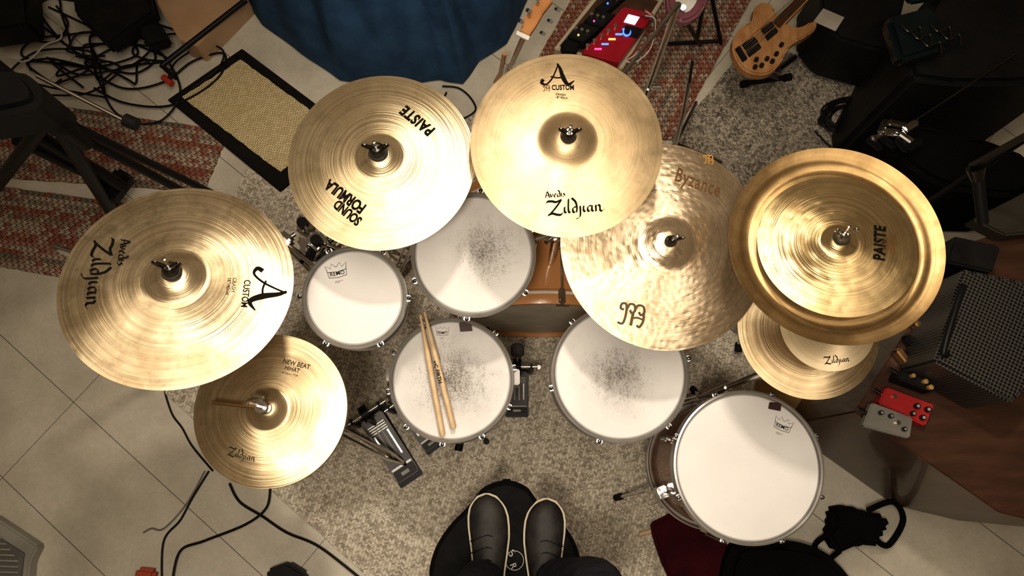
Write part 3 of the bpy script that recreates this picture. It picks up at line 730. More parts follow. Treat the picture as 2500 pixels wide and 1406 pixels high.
tube('clamp_arm',[W(735,640,.87),W(850,560,.93)],.006,blackm,mc)
for q in ((742,548),(800,630),(775,590)):
    p=W(*q,.94); tube('clamp_knob',[p,p+Vector((0,0,.02))],.014,blackm,mc,seg=14)
# ---------------------------------------------------------------- drumsticks
def stick(p0,p1,label):
    p0,p1=Vector(p0),Vector(p1); d=(p1-p0)
    s=[0,.012,.025,.04,.3,.9,.985,1.0]; r=[.0025,.0052,.005,.0038,.0076,.0080,.0078,.004]
    o=tube('drumstick',[p0+d*a for a in s],r,stickm,seg=14); return info(o,label,'drumstick',"pair of drumsticks on the snare drum")
stick(W(1026,768,.695),W(1081,1066,.668),"pale wooden drumstick lying across the snare drum")
s2=stick(W(1036,760,.70),W(1108,1048,.672),"pale wooden drumstick with printed brand lettering on the snare drum")
g=text_g("VIC FIRTH",.02)
a=W(1062,880,.685); b=W(1076,936,.685); u=(b-a); uu=u.normalized(); vv=Vector((0,0,1)).cross(uu)
mk('lettering',[a+u*(x+.5)+vv*y*u.length+Vector((0,0,.0098)) for x,y in g[0]],g[1],ink,s2,False,False)
# ---------------------------------------------------------------- throne + person
leather=MAT('black_vinyl',(.005,.005,.005),.7,0,(.008,.008,.008),30,(60,.2),spec=.08)
thr=empty('drum_throne',W(1240,1400,0),"black padded drum throne with a printed ring emblem","stool")
zt=.57
out=[(1235,1172),(1180,1190),(1140,1238),(1095,1285),(1058,1345),(1045,1420),(1075,1530),(1150,1600),(1240,1618),(1330,1600),(1400,1530),(1425,1420),(1408,1330),(1360,1262),(1315,1225),(1285,1188)]
P=crom([W(a,b,zt) for a,b in out],5,True); cc=sum(P,Vector())/len(P)
V=[];Fc=[]; lay=[(.93,-.10),(.985,-.095),(1.0,-.07),(1.0,-.035),(.98,-.012),(.93,0.0),(.6,.004),(.02,.004)]; m=len(P)
for s,dz in lay:
    for p in P: q=cc+(p-cc)*s; V.append((q.x,q.y,zt+dz))
for j in range(len(lay)-1):
    for i in range(m): Fc.append((j*m+i,j*m+(i+1)%m,(j+1)*m+(i+1)%m,(j+1)*m+i))
Fc.append(tuple(range(m))[::-1]); Fc.append(tuple(range((len(lay)-1)*m,len(lay)*m)))
mk('seat',V,Fc,leather,thr)
tube('post',[Vector((cc.x,cc.y,.06)),Vector((cc.x,cc.y,zt-.1))],.018,chrome,thr)
tripod(thr,Vector((cc.x,cc.y,.012)),.20,.25,blackm,(90,210,330),.012)
ringg=stroke_g([[(math.cos(a*.2618),math.sin(a*.2618)) for a in range(25)]],.03,2)
for g,px,pw,an in ((ringg,(1256,1368),46,0),(text_g("S",.0),(1250,1350),10,-40),(text_g("R",.0),(1254,1382),12,-70)):
    a=W(px[0]-pw/2*math.cos(R_(an)),px[1]+pw/2*math.sin(R_(an)),zt+.0045); b=W(px[0]+pw/2*math.cos(R_(an)),px[1]-pw/2*math.sin(R_(an)),zt+.0045)
    u=b-a; v=Vector((-u.y,u.x,0)); c=(a+b)/2
    mk('emblem',[c+u*x+v*y+Vector((0,0,.0008)) for x,y in g[0]],g[1],greyp,thr,False,False)
me=bpy.data.meshes.new('person')
sz=zt+.005
pts=[(.03,-.46,1.50),(-.07,-.45,1.38),(-.095,-.275,1.05),(-.085,-.27,.80),(-.075,-.262,.668),(.13,-.45,1.38),(.19,-.222,1.06),(.145,-.252,.82),(.105,-.268,.668)]
rad=[.12,.105,.07,.062,.064,.105,.064,.062,.064]
me.from_pydata(pts,[(0,1),(1,2),(2,3),(3,4),(0,5),(5,6),(6,7),(7,8)],[])
per=bpy.data.objects.new('person',me); COL.objects.link(per)
sk=per.modifiers.new('skin','SKIN'); sk.use_smooth_shade=True
for i,r in enumerate(rad): me.skin_vertices[0].data[i].radius=(r,r*1.05)
me.skin_vertices[0].data[0].use_root=True
sb=per.modifiers.new('sub','SUBSURF'); sb.levels=2; sb.render_levels=2
me.materials.append(MAT('dark_denim',(.013,.013,.016),.9,0,(.022,.022,.028),30,(80,.4),spec=.1))
info(per,"person in dark trousers and black shoes standing on the drum throne","person")
shoeL=MAT('black_leather',(.012,.011,.011),.6,0,(.030,.028,.025),20,(22,1.0),spec=.35)
sole=MAT('cream_rubber',(.50,.44,.34),.8)
def shoe(toe,ang,label,flip):
    Rm=Matrix.Rotation(R_(ang),3,'Z'); L=.29
    S=[0,.02,.06,.15,.3,.45,.6,.7,.8,.88,.94,.98,1.0]
    Wd=[.004,.024,.034,.040,.042,.047,.053,.055,.054,.048,.037,.022,.004]
    Hh=[.07,.082,.088,.092,.094,.080,.064,.055,.049,.043,.036,.028,.02]
    off=[0,0,0,0,.002,.004,.004,.002,0,-.002,-.003,-.004,-.004]
    SS=np.linspace(0,1,40); w=np.interp(SS,S,Wd); h=np.interp(SS,S,Hh); of=np.interp(SS,S,off)*flip
    E=empty('shoe',Vector((toe.x,toe.y,sz)),label,'shoe'); del E["category"]; 
    V=[];Fc=[];K=18
    for s,a,b,o_ in zip(SS,w,h,of):
        for k in range(K+1):
            t=math.pi*k/K; x=math.copysign(abs(math.cos(t))**.8,math.cos(t))*a*.98+o_; z=.010+b*abs(math.sin(t))**.8
            p=Rm@Vector((x,-L*(1-s),0)); V.append((toe.x+p.x,toe.y+p.y,sz+z))
    for i in range(len(SS)-1):
        for k in range(K): q=i*(K+1)+k; Fc.append((q,q+1,q+K+2,q+K+1))
    mk('upper',V,Fc,shoeL,E)
    out=[(a+.0036+o_,-L*(1-s)) for s,a,o_ in zip(SS,w,of)]+[(-a-.0036+o_,-L*(1-s)) for s,a,o_ in reversed(list(zip(SS,w,of)))]
    out=[(x,y+(.004 if y>-.01 else 0)) for x,y in out]
    pp=[]
    for x,y in out: p=Rm@Vector((x,y,0)); pp.append((toe.x+p.x,toe.y+p.y))
    prism('sole',pp,sz,sz+.018,sole,E,.001,px=False)
    for yy,hh_ in ((-.105,.066),(-.135,.075),(-.165,.084)):
        q=[]
        for k in range(3,K-2):
            t=math.pi*k/K; s=1+yy/L; a=np.interp(s,SS,w); b=np.interp(s,SS,h)
            x=math.copysign(abs(math.cos(t))**.8,math.cos(t))*a*.98; z=.0105+b*abs(math.sin(t))**.8
            p=Rm@Vector((x,yy-.02*abs(math.cos(t)),0)); q.append(Vector((toe.x+p.x,toe.y+p.y,sz+z)))
        tube('seam',q,.0018,rubber,E,seg=6)
    return E
sL=shoe(W(1192,1207,sz),.5,"black leather shoe with a cream welt",1); sR=shoe(W(1330,1219,sz),-.5,"black leather shoe with a cream welt, toe slightly further back",-1)
for s in (sL,sR): adopt(s,per)
# ---------------------------------------------------------------- cables
def cable(px,label="black audio cable lying on the floor",z=.012,r=.0036,mat=cablem,group=None,sm=8):
    P=[]
    for i,q in enumerate(px):
        zz=q[2] if len(q)>2 else z
        P.append(W(q[0],q[1],zz))
    o=tube('cable',P,r,mat,sm=sm,seg=8); info(o,label,'cable',group); return o
cable([(400,950),(420,1010),(445,1045),(470,1090),(520,1150)],"thin black cable near the hi-hat",z=.004)
cable([(510,1150),(470,1215),(440,1270),(400,1320),(395,1420)],"black cable curling over the floor tiles",r=.004,z=.004)
cable([(560,1180),(585,1225),(640,1260),(700,1300),(780,1335),(890,1420)],"black cable running along the rug edge",r=.0045,z=.0125)
cable([(660,1190),(650,1240),(600,1280),(500,1320),(440,1345),(420,1420)],"black cable looping on the tiles",r=.0045,z=.02)
cable([(500,1150),(455,1230),(400,1290),(370,1290),(350,1300)],"thin grey cable on the tiles",r=.003,mat=MAT('grey_cable',(.2,.19,.17),.6),z=.01)
cable([(1080,210),(1120,215),(1150,240),(1160,270),(1120,290),(1080,260),(1090,225)],"black cable loop between the crash cymbals",z=.01)
info(tube('metal_rod',[W(2480,130,.64),W(2240,290,.63)],.003,dkchrome),"thin pale metal rod lying across the black rack","rod")
for i in range(9):
    cx,cy=random.uniform(60,440),random.uniform(20,190); p=[]
    a0=random.uniform(0,6); rr=random.uniform(40,100)
    for k in range(13):
        a=a0+k*.85; r2=rr*random.uniform(.6,1.15)
        p.append((cx+r2*math.cos(a)*1.4+k*random.uniform(-4,8),cy+r2*math.sin(a)*.75+k*random.uniform(-3,4),.01+.008*i*.6+.006*(k%3)))
    cable(p,"tangled black cable on the floor",r=.0042,group="tangled cables beside the stand")
cable([(-20,130),(60,150),(110,110),(150,90),(130,40),(90,20)],"pale grey cable among the black ones",z=.07,mat=MAT('white_cable',(.5,.47,.4),.5))
cable([(200,160),(300,215),(400,200),(470,150),(545,130),(540,180),(480,230),(400,260),(300,250),(230,215)],"black cable looping near the door mat",z=.024,r=.0045)
cable([(410,195),(430,150),(500,110),(545,125),(530,170),(470,215)],"black cable loop beside the door mat",z=.034)
cable([(225,150),(270,260),(330,300),(400,290),(440,215),(380,120),(280,110)],"black cable loop spreading over the tiles",z=.03,r=.004)
info(tube('cable_plug',[W(398,188,.05),W(420,205,.05)],.012,MAT('red_plug',(.55,.06,.03),.4)),"red cable connector lying on the floor","plug")
for i in range(6):
    cx,cy=2075+random.uniform(-8,8),285+random.uniform(-8,8); p=[]
    for k in range(15):
        a=k*.8+i; p.append((cx+(52+random.uniform(-8,14))*math.cos(a)*1.25,cy+(34+random.uniform(-6,9))*math.sin(a),.02+.007*i))
    cable(p,"coiled black cable on the rug",r=.004,group="coiled cables")
cable([(1990,320),(2030,360),(2080,390),(2110,360)],"black cable end from the coil",z=.02)
# ---------------------------------------------------------------- blue draped cloth
def cloth():
    hem=[(560,-120),(585,-10),(640,60),(735,130),(830,195),(960,212),(1075,196),(1130,205),(1170,150),(1235,105),(1290,0),(1330,-120)]
    q0=[W(a,b,.012) for a,b in hem]; P=[]
    for i in range(len(q0)-1):
        for k in range(14): P.append(q0[i].lerp(q0[i+1],k/14))
    P.append(q0[-1]); m=len(P); cc=Vector((sum(p.x for p in P)/m,max(p.y for p in P),0))
    V=[];Fc=[];K=28
    for j in range(K+1):
        t=j/K
        for i,p in enumerate(P):
            s=1-.30*min(1,t/.7)**1.2-.68*max(0,(t-.7)/.3)
            z=.012+.50*math.sin(min(1,t/.75)*math.pi/2)
            fold=math.sin(i*.21)*.9+math.sin(i*.11+1)*1.0+math.sin(i*.42+2+j*.1)*.6+abs(math.sin(i*.16+j*.2))*1.0
            q=cc+(Vector((p.x,p.y,0))-cc)*s
            d=(Vector((p.x,p.y,0))-cc).normalized(); q=q+d*fold*.024*min(1,.1+t*3)*(1-min(1,t/.98))
            V.append((q.x,q.y,z+ .014*math.sin(i*.2+j*.5)*t))
    for j in range(K):
        for i in range(m-1): Fc.append((j*m+i,j*m+i+1,(j+1)*m+i+1,(j+1)*m+i))
    o=mk('draped_cloth',V,Fc,MAT('blue_fabric',(.036,.085,.165),.9,0,(.024,.058,.12),12,(300,.4),spec=.2))
    return info(o,"dark blue fabric sheet draped over equipment in soft folds","cloth")
cloth()
# ---------------------------------------------------------------- top-left gear
tanm=MAT('tan_panel',(.50,.34,.21),.6,0,(.43,.28,.16),6)
tb=empty('speaker_box',W(480,40,0),"tan wooden box with black metal frame edges","box")
prism('panel',[(375,-60),(385,10),(440,100),(480,112),(600,-10),(570,-80)],.0,.12,tanm,tb)
tube('frame_bar',[W(395,160,.13),W(600,0,.13)],.011,blackm,tb); tube('frame_bar',[W(395,160,.13),W(430,190,.01)],.010,blackm,tb)
def blob(name,px,z0,z1,mat,label,cat,bev=.012,sm=0):
    return info(prism(name,px,z0,z1,mat,None,bev,sm=sm),label,cat)
blob('equipment_case',[(170,-60),(350,-60),(375,30),(260,110),(180,30)],.09,.17,black,"black equipment case behind tangled cables","case")
blob('power_adapter',[(330,60),(385,50),(415,100),(360,115)],.09,.14,black,"black power adapter among cables","adapter")
blob('foam_wedge',[(-60,-60),(60,-60),(70,60),(-60,80)],.1,.22,black,"black foam wedge on the floor","wedge")
tri=empty('speaker_stand',W(90,330,0),"heavy black tripod speaker stand with thick legs","stand")
A0=W(60,230,.95)
for e,r in (((515,470,.05),.014),((290,545,.02),.022),((-60,520,.03),.022)):
    tube('leg',[A0+Vector((0,0,-.12)),W(*e)],r,blackm,tri)
tube('leg',[W(75,265,.8),W(450,470,.05)],.016,blackm,tri)
tube('brace',[W(90,330,.65),W(300,455,.25)],.022,blackm,tri); tube('brace',[W(40,340,.6),W(250,440,.25)],.02,blackm,tri)
box('hub',W(285,455,.22),(.07,.12,.06),blackm,tri,ux=(1,-.6,0),bev=.012)
tube('pole',[A0+Vector((0,0,-.3)),A0+Vector((0,0,.15))],.03,blackm,tri,seg=20)
tube('collar',[A0+Vector((0,0,-.17)),A0+Vector((0,0,-.02))],.045,black,tri,seg=24)
blob('speaker_cabinet',[(-160,180),(20,165),(75,190),(90,230),(50,265),(-160,290)],1.0,1.14,black,"black loudspeaker on a tripod stand","speaker",.02,3)
mb=empty('microphone_boom',W(130,195,1.0),"black microphone boom with a round counterweight end","microphone stand")
tube('boom',[W(90,185,1.0),W(310,298,.9)],.0055,MAT('dull_metal',(.2,.17,.14),.4,.8),mb)
tube('counterweight',[W(305,292,.905),W(335,305,.9)],.018,black,mb,seg=16)
# ---------------------------------------------------------------- guitar neck near cloth
gn=empty('guitar',W(1300,40,.8),"acoustic guitar headstock with chrome tuners and orange binding","guitar")
amber=MAT('amber_wood',(.50,.25,.10),.35,0,(.38,.17,.06),8,coat=.4)
dkw=MAT('dark_wood',(.10,.05,.03),.4,0,(.06,.03,.02),10)
prism('headstock',[(1270,74),(1290,88),(1308,62),(1326,30),(1350,0),(1325,-14),(1300,18),(1280,42)],.78,.80,amber,gn,.003)
tube('neck',[W(1285,75,.785),W(1250,155,.4),W(1240,165,.03)],.012,amber,gn,flat=.7)
prism('nut',[(1262,74),(1294,88),(1290,98),(1260,84)],.80,.808,whitep,gn,.001)
for px in ((1268,50),(1288,25),(1308,-5),(1322,80),(1340,50),(1358,22)):
    tube('tuner',[W(*px,.79),W(px[0]+6,px[1]+3,.83)],.006,chrome,gn)
wd=tube('wooden_rod',[W(1232,130,.3),W(1222,178,.1),W(1210,200,.012)],.009,amber); info(wd,"wooden rod leaning beside the blue cloth","rod")
# ---------------------------------------------------------------- pedalboard
pb=empty('pedalboard',W(1500,80,.03),"cream pedalboard carrying a red effects unit","pedalboard")
cream=MAT('cream_board',(.62,.54,.40),.5)
prism('board',[(1475,-40),(1622,-5),(1520,168),(1352,118)],.021,.07,cream,pb)
prism('tray',[(1480,-30),(1608,2),(1512,155),(1366,112)],.071,.074,dkw,pb,.001)
fx=empty('effects_unit',W(1500,90,.075),"red multi-effects floor unit with glowing blue buttons and a display","effects pedal")
redm=MAT('red_enamel',(.50,.02,.04),.3,.2,(.4,.015,.03),10)
blue=MAT('blue_led',(.02,.05,.9),.4,0,emit=((.05,.15,1.0),3)); wled=MAT('display',(.5,.65,.9),.4,0,emit=((.6,.8,1.0),1.2)); yled=MAT('amber_led',(.9,.5,.1),.4,0,emit=((1,.55,.15),1.5)); pink=MAT('pink_led',(.8,.1,.5),.4,0,emit=((1,.1,.5),1))
prism('housing',[(1523,15),(1598,32),(1510,152),(1420,128)],.076,.13,redm,fx,.005)
prism('panel',[(1529,60),(1572,70),(1556,94),(1512,84)],.1302,.131,black,fx,.0005)
prism('display',[(1534,34),(1562,41),(1550,60),(1523,53)],.130,.134,wled,fx,.001)
for k in range(5):
    q0=(1502-k*17,66+k*12.0)
    p=W(q0[0],q0[1],.13); q=W(q0[0]+26,q0[1]+6,.13)
    tube('footswitch',[p,p+Vector((0,0,.012))],.0085,chrome,fx,seg=16)
    tube('led_bar',[q-Vector((.014,0,-.001)),q+Vector((.014,0,.001))],.004,(blue,blue,yled,blue,pink)[k],fx,seg=8)
for q in ((1578,40),(1588,45),(1570,36)): tube('knob',[W(*q,.13),W(*q,.145)],.006,blackm,fx,seg=12)
p=W(1530,80,.13); 
tube('dial',[p,p+Vector((0,0,.018))],.012,black,fx,seg=28); tube('dial_ring',[p+Vector((0,0,.0)),p+Vector((0,0,.006))],.017,blue,fx,seg=28)
for i,(px) in enumerate([[(1452,20),(1515,-30),(1540,-22),(1475,36)],[(1424,52),(1450,24),(1505,34),(1470,66)],[(1385,88),(1420,54),(1466,68),(1425,102)]]):
    e=empty('effects_pedal',W(px[0][0],px[0][1],.076),"small black effects pedal with knobs on the board","effects pedal","black pedals on the board")
    prism('housing',px,.0755,.115+.01*i,black,e,.004)
    cxp=sum(p[0] for p in px)/4; cyp=sum(p[1] for p in px)/4
    for dx,dy in ((-18,-6),(-4,-2),(10,2)):
        q=W(cxp+dx,cyp+dy,.115+.01*i); tube('knob',[q,q+Vector((0,0,.014))],.007,chrome,e,seg=14)
    q=W(cxp-12,cyp+8,.115+.01*i); tube('indicator_light',[q,q+Vector((0,0,.004))],.004,(blue,pink,yled)[i],e,seg=10)
ep=empty('expression_pedal',W(1390,100,.076),"black rocker expression pedal on the board corner","pedal")
prism('treadle',[(1368,108),(1384,92),(1416,104),(1404,130),(1378,128)],.0757,.12,rubber,ep,.006)
for i in range(4):
    cable([(1530+random.uniform(-8,8),150),(1555,120+10*i),(1590,90+8*i),(1600,50),(1575,20+6*i)],"thin patch cable on the pedalboard",z=.135+.006*i,r=.0022,mat=whitep if i%2 else MAT('red_cable',(.4,.03,.03),.5),group="patch cables on the pedalboard")
pg=empty('electric_guitar',W(1690,0,.4),"pink and white electric guitar body resting on a stand","guitar")
prism('body',[(1640,-30),(1628,5),(1640,35),(1668,52),(1700,40),(1722,12),(1732,-30)],.42,.46,MAT('pink_lacquer',(.25,.10,.13),.25,0,(.18,.07,.09),6,coat=.5),pg,.01,sm=4)
prism('pickguard',[(1655,-30),(1650,5),(1675,30),(1700,5),(1700,-30)],.461,.464,whitep,pg,.001,sm=3)
tube('knob',[W(1668,18,.464),W(1668,18,.48)],.01,chrome,pg)
gs=empty('guitar_stand',W(1710,60,.03),"black folding guitar stand","stand")
tubes('frame',[[W(1670,45,.42),W(1710,110,.03)],[W(1720,0,.42),W(1700,105,.03)],[W(1612,108,.035),W(1760,100,.035)],[W(1735,-20,.3),W(1760,105,.03)]],.008,blackm,gs)
ms=empty('microphone_stand',W(1655,345,.03),"thin chrome microphone stand leaning over the rug","microphone stand")
tube('pole',[W(1683,195,.6),W(1668,280,.45),W(1650,350,.3)],.008,chrome,ms); tube('grip',[W(1690,150,.68),W(1683,200,.6)],.005,dkchrome,ms)
tubes('leg',[[W(1650,350,.3),W(1760,395,.015)],[W(1650,350,.3),W(1700,250,.02)],[W(1650,350,.3),W(1560,420,.015)]],.006,dkchrome,ms)
# ---------------------------------------------------------------- bass guitar
bg=empty('bass_guitar',W(1860,110,.30),"natural wood bass guitar with black pickups on a stand","bass guitar")
natw=MAT('natural_ash',(.42,.23,.10),.4,0,(.31,.155,.06),14,coat=.3,scl=(3,1,1))
zb=.36
prism('body',[(1848,181),(1815,168),(1792,132),(1790,98),(1806,70),(1836,48),(1842,20),(1862,4),(1884,12),(1897,36),(1926,60),(1955,64),(1992,50),(1990,72),(1962,92),(1938,104),(1920,126),(1902,158),(1878,178)],zb-.042,zb,natw,bg,.006,sm=4)
for q in ([(1812,108),(1842,88),(1852,100),(1822,122)],[(1822,124),(1852,103),(1860,115),(1830,138)],[(1858,70),(1884,50),(1892,62),(1866,83)],[(1868,86),(1894,65),(1901,76),(1875,98)]):
    prism('pickup',q,zb,zb+.008,black,bg,.002)
prism('bridge',[(1795,118),(1806,110),(1826,142),(1814,150)],zb,zb+.009,blackm,bg,.002)
prism('neck',[(1896,46),(1916,60),(2040,-70),(2015,-84)],zb-.02,zb+.006,amber,bg,.002)
prism('fingerboard',[(1888,52),(1904,66),(2036,-70),(2018,-83)],zb+.0062,zb+.012,MAT('rosewood',(.07,.03,.015),.4),bg,.001)
for k in range(4):
    t=k/3
    tube('string',[W(1802+t*14,118+t*20,zb+.016),W(2020+t*12,-80+t*8,zb+.018)],.0010,chrome,bg,seg=6)
for q in ((1845,148),(1858,162),(1871,146),(1884,152),(1894,134),(1842,166),(1906,112)):
    p=W(*q,zb); tube('knob',[p,p+Vector((0,0,.014))],.0075,black,bg,seg=16)
bs=empty('guitar_stand',W(1890,190,.02),"black guitar stand supporting the bass guitar","stand")
tubes('frame',[[W(1875,180,.30),W(1900,190,.03)],[W(1815,205,.03),W(1925,188,.03)],[W(1900,170,.30),W(1940,140,.03)]],.011,blackm,bs)
for q in ((1818,205),(1922,189)): tube('rubber_foot',[W(q[0]-9,q[1]+2,.03),W(q[0]+9,q[1]-2,.03)],.015,rubber,bs)
# ---------------------------------------------------------------- top-right black gear
blob('amplifier_cabinet',[(2005,-60),(2005,40),(2050,95),(2180,130),(2225,-60)],.035,.30,black,"black amplifier cabinet beside the bass guitar","amplifier")
eg=prism('metal_strip',[(1975,66),(1990,58),(2165,200),(2152,214)],.014,.03,MAT('edge_metal',(.3,.29,.26),.4,.7)); info(eg,"grey metal strip along the amplifier front","strip")
blob('paper_card',[(2010,20),(2062,42),(2040,76),(1986,52)],.302,.304,MAT('paper',(.45,.42,.36),.8),"printed paper card lying on the amplifier","card",.0005)
blob('storage_box',[(2165,40),(2280,10),(2325,110),(2200,150)],.64,.70,MAT('clear_teal_plastic',(.010,.019,.020),.25,0,(.006,.012,.013),10,coat=.5),"dark translucent plastic storage box on the gear","box",.015)
blob('storage_box',[(2200,-60),(2330,-60),(2320,-15),(2225,0)],.64,.68,MAT('teal_lid',(.010,.028,.030),.4),"dark teal plastic lid resting on the gear","box")
for i in range(5):
    px=(2200+i*24,60+18*(i%3)); e=tube('cable',[W(px[0],px[1],.706),W(px[0]+20,px[1]+18,.712),W(px[0]+45,px[1]+5,.706),W(px[0]+50,px[1]+35,.706)],.003,dkchrome,sm=5); info(e,"short dark cable lying on the storage box","cable","cables on the storage box")
blob('equipment_rack',[(2215,120),(2310,-60),(2620,-60),(2620,200),(2330,205),(2225,190)],.0,.62,black,"large black equipment rack in the corner","rack",.02)
blackcl=MAT('black_cloth',(.009,.009,.0085),.95,0,None,12,(20,.6),spec=.05)
blob('gear_bag',[(2150,325),(2190,295),(2330,325),(2500,370),(2560,470),(2390,470),(2260,430)],.0,.40,blackcl,"black padded gear bag in the corner","bag",.02,3)
hw=empty('pedal_hardware',W(2180,340,.41),"chrome drum hardware pile on the gear bag","hardware")
for i in range(10):
    box('chrome_piece',W(2135+i*11,350-20*(i%3)+random.uniform(-8,8),.415+.008*i),(.06,.024,.02),chrome if i%3 else blackm,hw,ux=(random.uniform(.3,1),random.uniform(-1,1),0),bev=.006)
# ---------------------------------------------------------------- right cabinet & things on it
brown=MAT('dark_brown_wood',(.085,.040,.024),.38,0,(.055,.026,.016),7,coat=.25,scl=(1,5,1))
cz=.60
blob('wooden_cabinet',[(2085,1005),(2345,600),(2640,500),(2640,1300),(2440,1252)],.0,cz,brown,"low dark brown wooden cabinet beside the floor tom","cabinet",.004)
pbx=empty('perforated_box',W(2400,800,cz),"grey perforated steel box on the cabinet","metal box")
prism('housing',[(2352,655),(2520,690),(2560,900),(2470,985),(2282,882)],cz+.001,cz+.20,perfm,pbx,.008)
tube('handle',[W(2352,700,cz+.195),W(2345,715,cz+.215),W(2305,850,cz+.215),W(2312,865,cz+.195)],.009,blackm,pbx,sm=4)
blob('equipment_module',[(2330,575),(2445,600),(2425,665),(2310,640)],cz+.001,cz+.12,black,"small black module on the cabinet","module",.006)
blob('equipment_case',[(2375,535),(2560,440),(2600,560),(2455,575)],cz+.001,cz+.06,MAT('olive_grey',(.05,.045,.033),.6),"flat olive-grey case on the cabinet","case",.006)
mic=empty('microphone',W(2405,470,1.0),"black microphone on a boom stand above the cabinet","microphone")
tube('body',[W(2400,545,1.0),W(2388,440,1.05)],.014,blackm,mic,seg=16); tube('grille',[W(2386,440,1.05),W(2382,410,1.07)],[.014,.022],dkchrome,mic,seg=16)
q=W(2560,300,1.1); tube('boom',[W(2370,405,1.07),q],.008,dkchrome,mic); tube('pole',[q,Vector((q.x,q.y,.02))],.010,blackm,mic)
def stomp(px,z0,h,mat,label,kn,sw=()):
    e=empty('effects_pedal',W(*px[0],z0),label,'effects pedal')
    prism('housing',px,z0,z0+h,mat,e,.004)
    for q,r,m_ in kn:
        p=W(*q,z0+h); tube('knob',[p,p+Vector((0,0,.013))],r,m_,e,seg=18); tube('knob_cap',[p+Vector((0,0,.0131)),p+Vector((0,0,.0145))],r*.55,greyp,e,seg=12)
    for q in sw:
        p=W(*q,z0+h); tube('footswitch',[p,p+Vector((0,0,.010))],.006,chrome,e,seg=14)
    a=W(*px[0],z0+h*.6); b=W(*px[3],z0+h*.6); d=(a-b).normalized(); pr=Vector((-d.y,d.x,0)); mpt=(a+b)/2
    tube('jack_plug',[mpt,mpt+pr*.03],.006,dkchrome,e)
stomp([(2165,944),(2282,988),(2260,1040),(2145,984)],cz+.001,.04,MAT('bright_red',(.46,.028,.03),.4),"bright red effects pedal with black knobs on the cabinet",[((2262,1000),.008,black),((2250,1020),.008,black),((2236,992),.008,black),((2226,1010),.007,black)],((2182,968),))
stomp([(2130,982),(2230,1020),(2222,1070),(2106,1040)],cz+.046,.028,MAT('silver_enamel',(.36,.35,.32),.4,.5),"silver effects pedal with knobs beside the red one",[((2148,1008),.006,black),((2172,1016),.006,black),((2205,1048),.006,black)],((2190,1032),))
yl=MAT('yellow_plastic',(.60,.33,.05),.4)
stomp([(2200,905),(2285,932),(2280,958),(2190,925)],cz+.001,.06,black,"black effects pedal with yellow knobs on the cabinet",[((2255,932),.007,yl),((2268,946),.007,yl),((2225,918),.006,yl)])
brs=MAT('brass_fit',(.5,.34,.18),.35,1.0)
la=empty('latch_rail',W(2250,800,cz),"brass and steel latches along the cabinet edge","latch")
for i in range(6):
    box('latch',W(2310-i*22,700+i*34,cz+.02),(.05,.02,.035),brs if i%2 else blackm,la,ux=(.6,-.9,0),bev=.005)
blob('wooden_board',[(1850,925),(2000,970),(1900,1050),(1850,1010)],.001,.03,MAT('golden_wood',(.38,.24,.09),.5,0,(.28,.17,.06),6,scl=(1,4,1)),"golden wooden board on the floor under the small cymbals","board",.003)
cb=empty('carry_bag',W(2100,1290,0),"black soft carry bag with loose straps on the floor","bag")
prism('bag_body',[(2030,1240),(2075,1232),(2110,1248),(2165,1256),(2180,1290),(2150,1300),(2155,1335),(2100,1330),(2050,1352),(2020,1305),(2040,1275)],.0,.08,blackcl,cb,.015)
tube('strap',[W(2120,1245,.09),W(2180,1225,.05),W(2205,1270,.02),W(2170,1330,.03),W(2140,1320,.085)],.010,blackcl,cb,sm=6)
tube('strap',[W(2050,1345,.08),W(2010,1370,.02),W(1990,1330,.02),W(2030,1300,.08)],.009,blackcl,cb,sm=6)
blob('gear_bag',[(1790,1340),(1900,1320),(2030,1355),(2110,1500),(1800,1500)],.0,.12,blackcl,"black padded gear bag beneath the floor tom","bag",.03,4)
blob('folded_cloth',[(1615,1265),(1700,1240),(1770,1300),(1770,1440),(1660,1450),(1592,1300)],.008,.04,MAT('maroon_cloth',(.06,.008,.012),.9,0,(.035,.005,.008),10,(25,.5),spec=.1),"dark maroon folded cloth on the rug","cloth",.012,4)
info(tube('wooden_dowel',[W(1560,1305,.016),W(1605,1292,.016)],.008,stickm),"short pale wooden dowel on the rug","dowel")
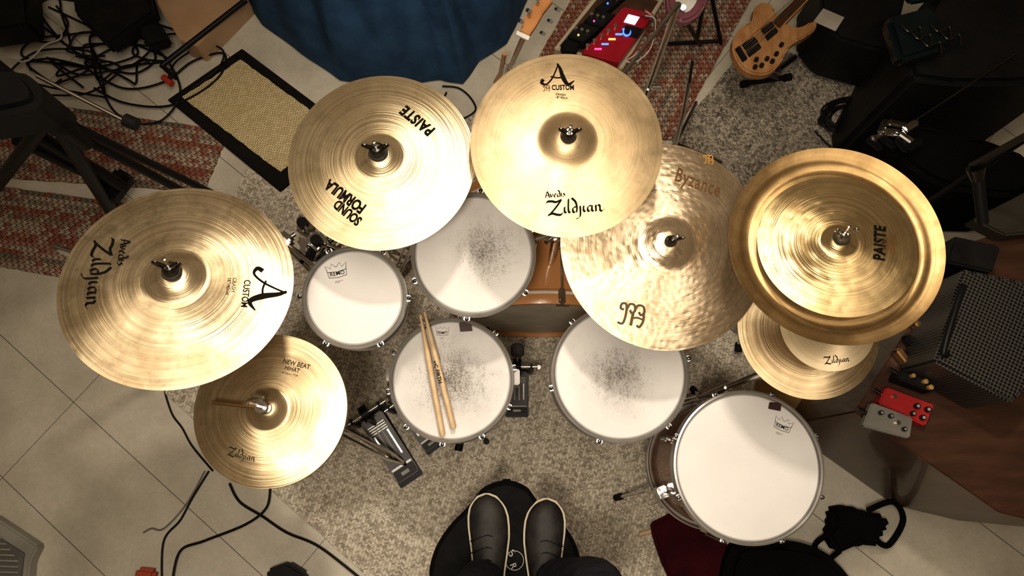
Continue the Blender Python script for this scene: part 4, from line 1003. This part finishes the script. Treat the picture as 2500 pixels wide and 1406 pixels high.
# ---------------------------------------------------------------- bottom left
ht=empty('panel_heater',W(10,1350,.0),"pale slatted electric heater standing on the tiles","heater")
hm=MAT('grey_enamel',(.34,.33,.29),.5)
prism('housing',[(-90,1240),(-20,1258),(92,1332),(72,1372),(60,1500),(-90,1500)],.0,.05,hm,ht,.006)
prism('grille',[(-80,1300),(-10,1306),(60,1350),(50,1440),(-80,1440)],.051,.053,MAT('dark_slats',(.16,.155,.14),.5),ht,.001)
for i in range(9):
    tube('slat',[W(-75,1310+i*14,.056),W(5+min(i,4)*10,1314+i*14,.056)],.0035,hm,ht)
blob('power_strip',[(330,1385),(380,1390),(370,1430),(320,1430)],.0,.04,MAT('orange_red',(.5,.1,.05),.5),"orange-red plastic plug housing on the tiles","plug")
blob('effects_case',[(650,1390),(700,1372),(745,1400),(740,1450),(650,1450)],.001,.06,black,"small black box at the rug edge","box",.01)
# ---------------------------------------------------------------- lights
def lamp(kind,name,loc,target,energy,color,**k):
    l=bpy.data.lights.new(name,kind); l.energy=energy; l.color=color
    for a,b in k.items(): setattr(l,a,b)
    o=bpy.data.objects.new(name,l); o.location=loc
    o.rotation_euler=(Vector(target)-Vector(loc)).to_track_quat('-Z','Y').to_euler(); COL.objects.link(o)
    o["label"]="warm overhead light"; o["category"]="lamp"; return o
lamp('SPOT','key_or_fill_light',(.15,1.35,3.3),(.05,.2,.5),130,(1,.87,.71),spot_size=R_(76),spot_blend=1.0,shadow_soft_size=.08)
lamp('SPOT','key_or_fill_light',(-.15,-.35,3.35),(.05,.3,.5),125,(1,.88,.73),spot_size=R_(78),spot_blend=1.0,shadow_soft_size=.16)  # fill light added above the camera side to whiten the drumheads
lamp('AREA','added_fill_panel',(0,.45,3.42),(0,.45,0),34,(1,.87,.71),shape='RECTANGLE',size=1.8,size_y=1.4)  # added fill: lifts overall brightness, gives the cymbals a soft reflection
w=bpy.data.worlds.new('world'); sc.world=w; w.use_nodes=True
w.node_tree.nodes['Background'].inputs[0].default_value=(1,.85,.65,1); w.node_tree.nodes['Background'].inputs[1].default_value=.2
# ---------------------------------------------------------------- camera
cam=bpy.data.cameras.new('camera'); cam.sensor_width=36; cam.lens=F/2500*36; cam.clip_start=.02
co=bpy.data.objects.new('camera',cam); co.location=(0,0,H); co.rotation_euler=(T,0,0); COL.objects.link(co); sc.camera=co
sc.view_settings.view_transform='Standard'
try: sc.view_settings.look='Medium High Contrast'
except Exception: pass
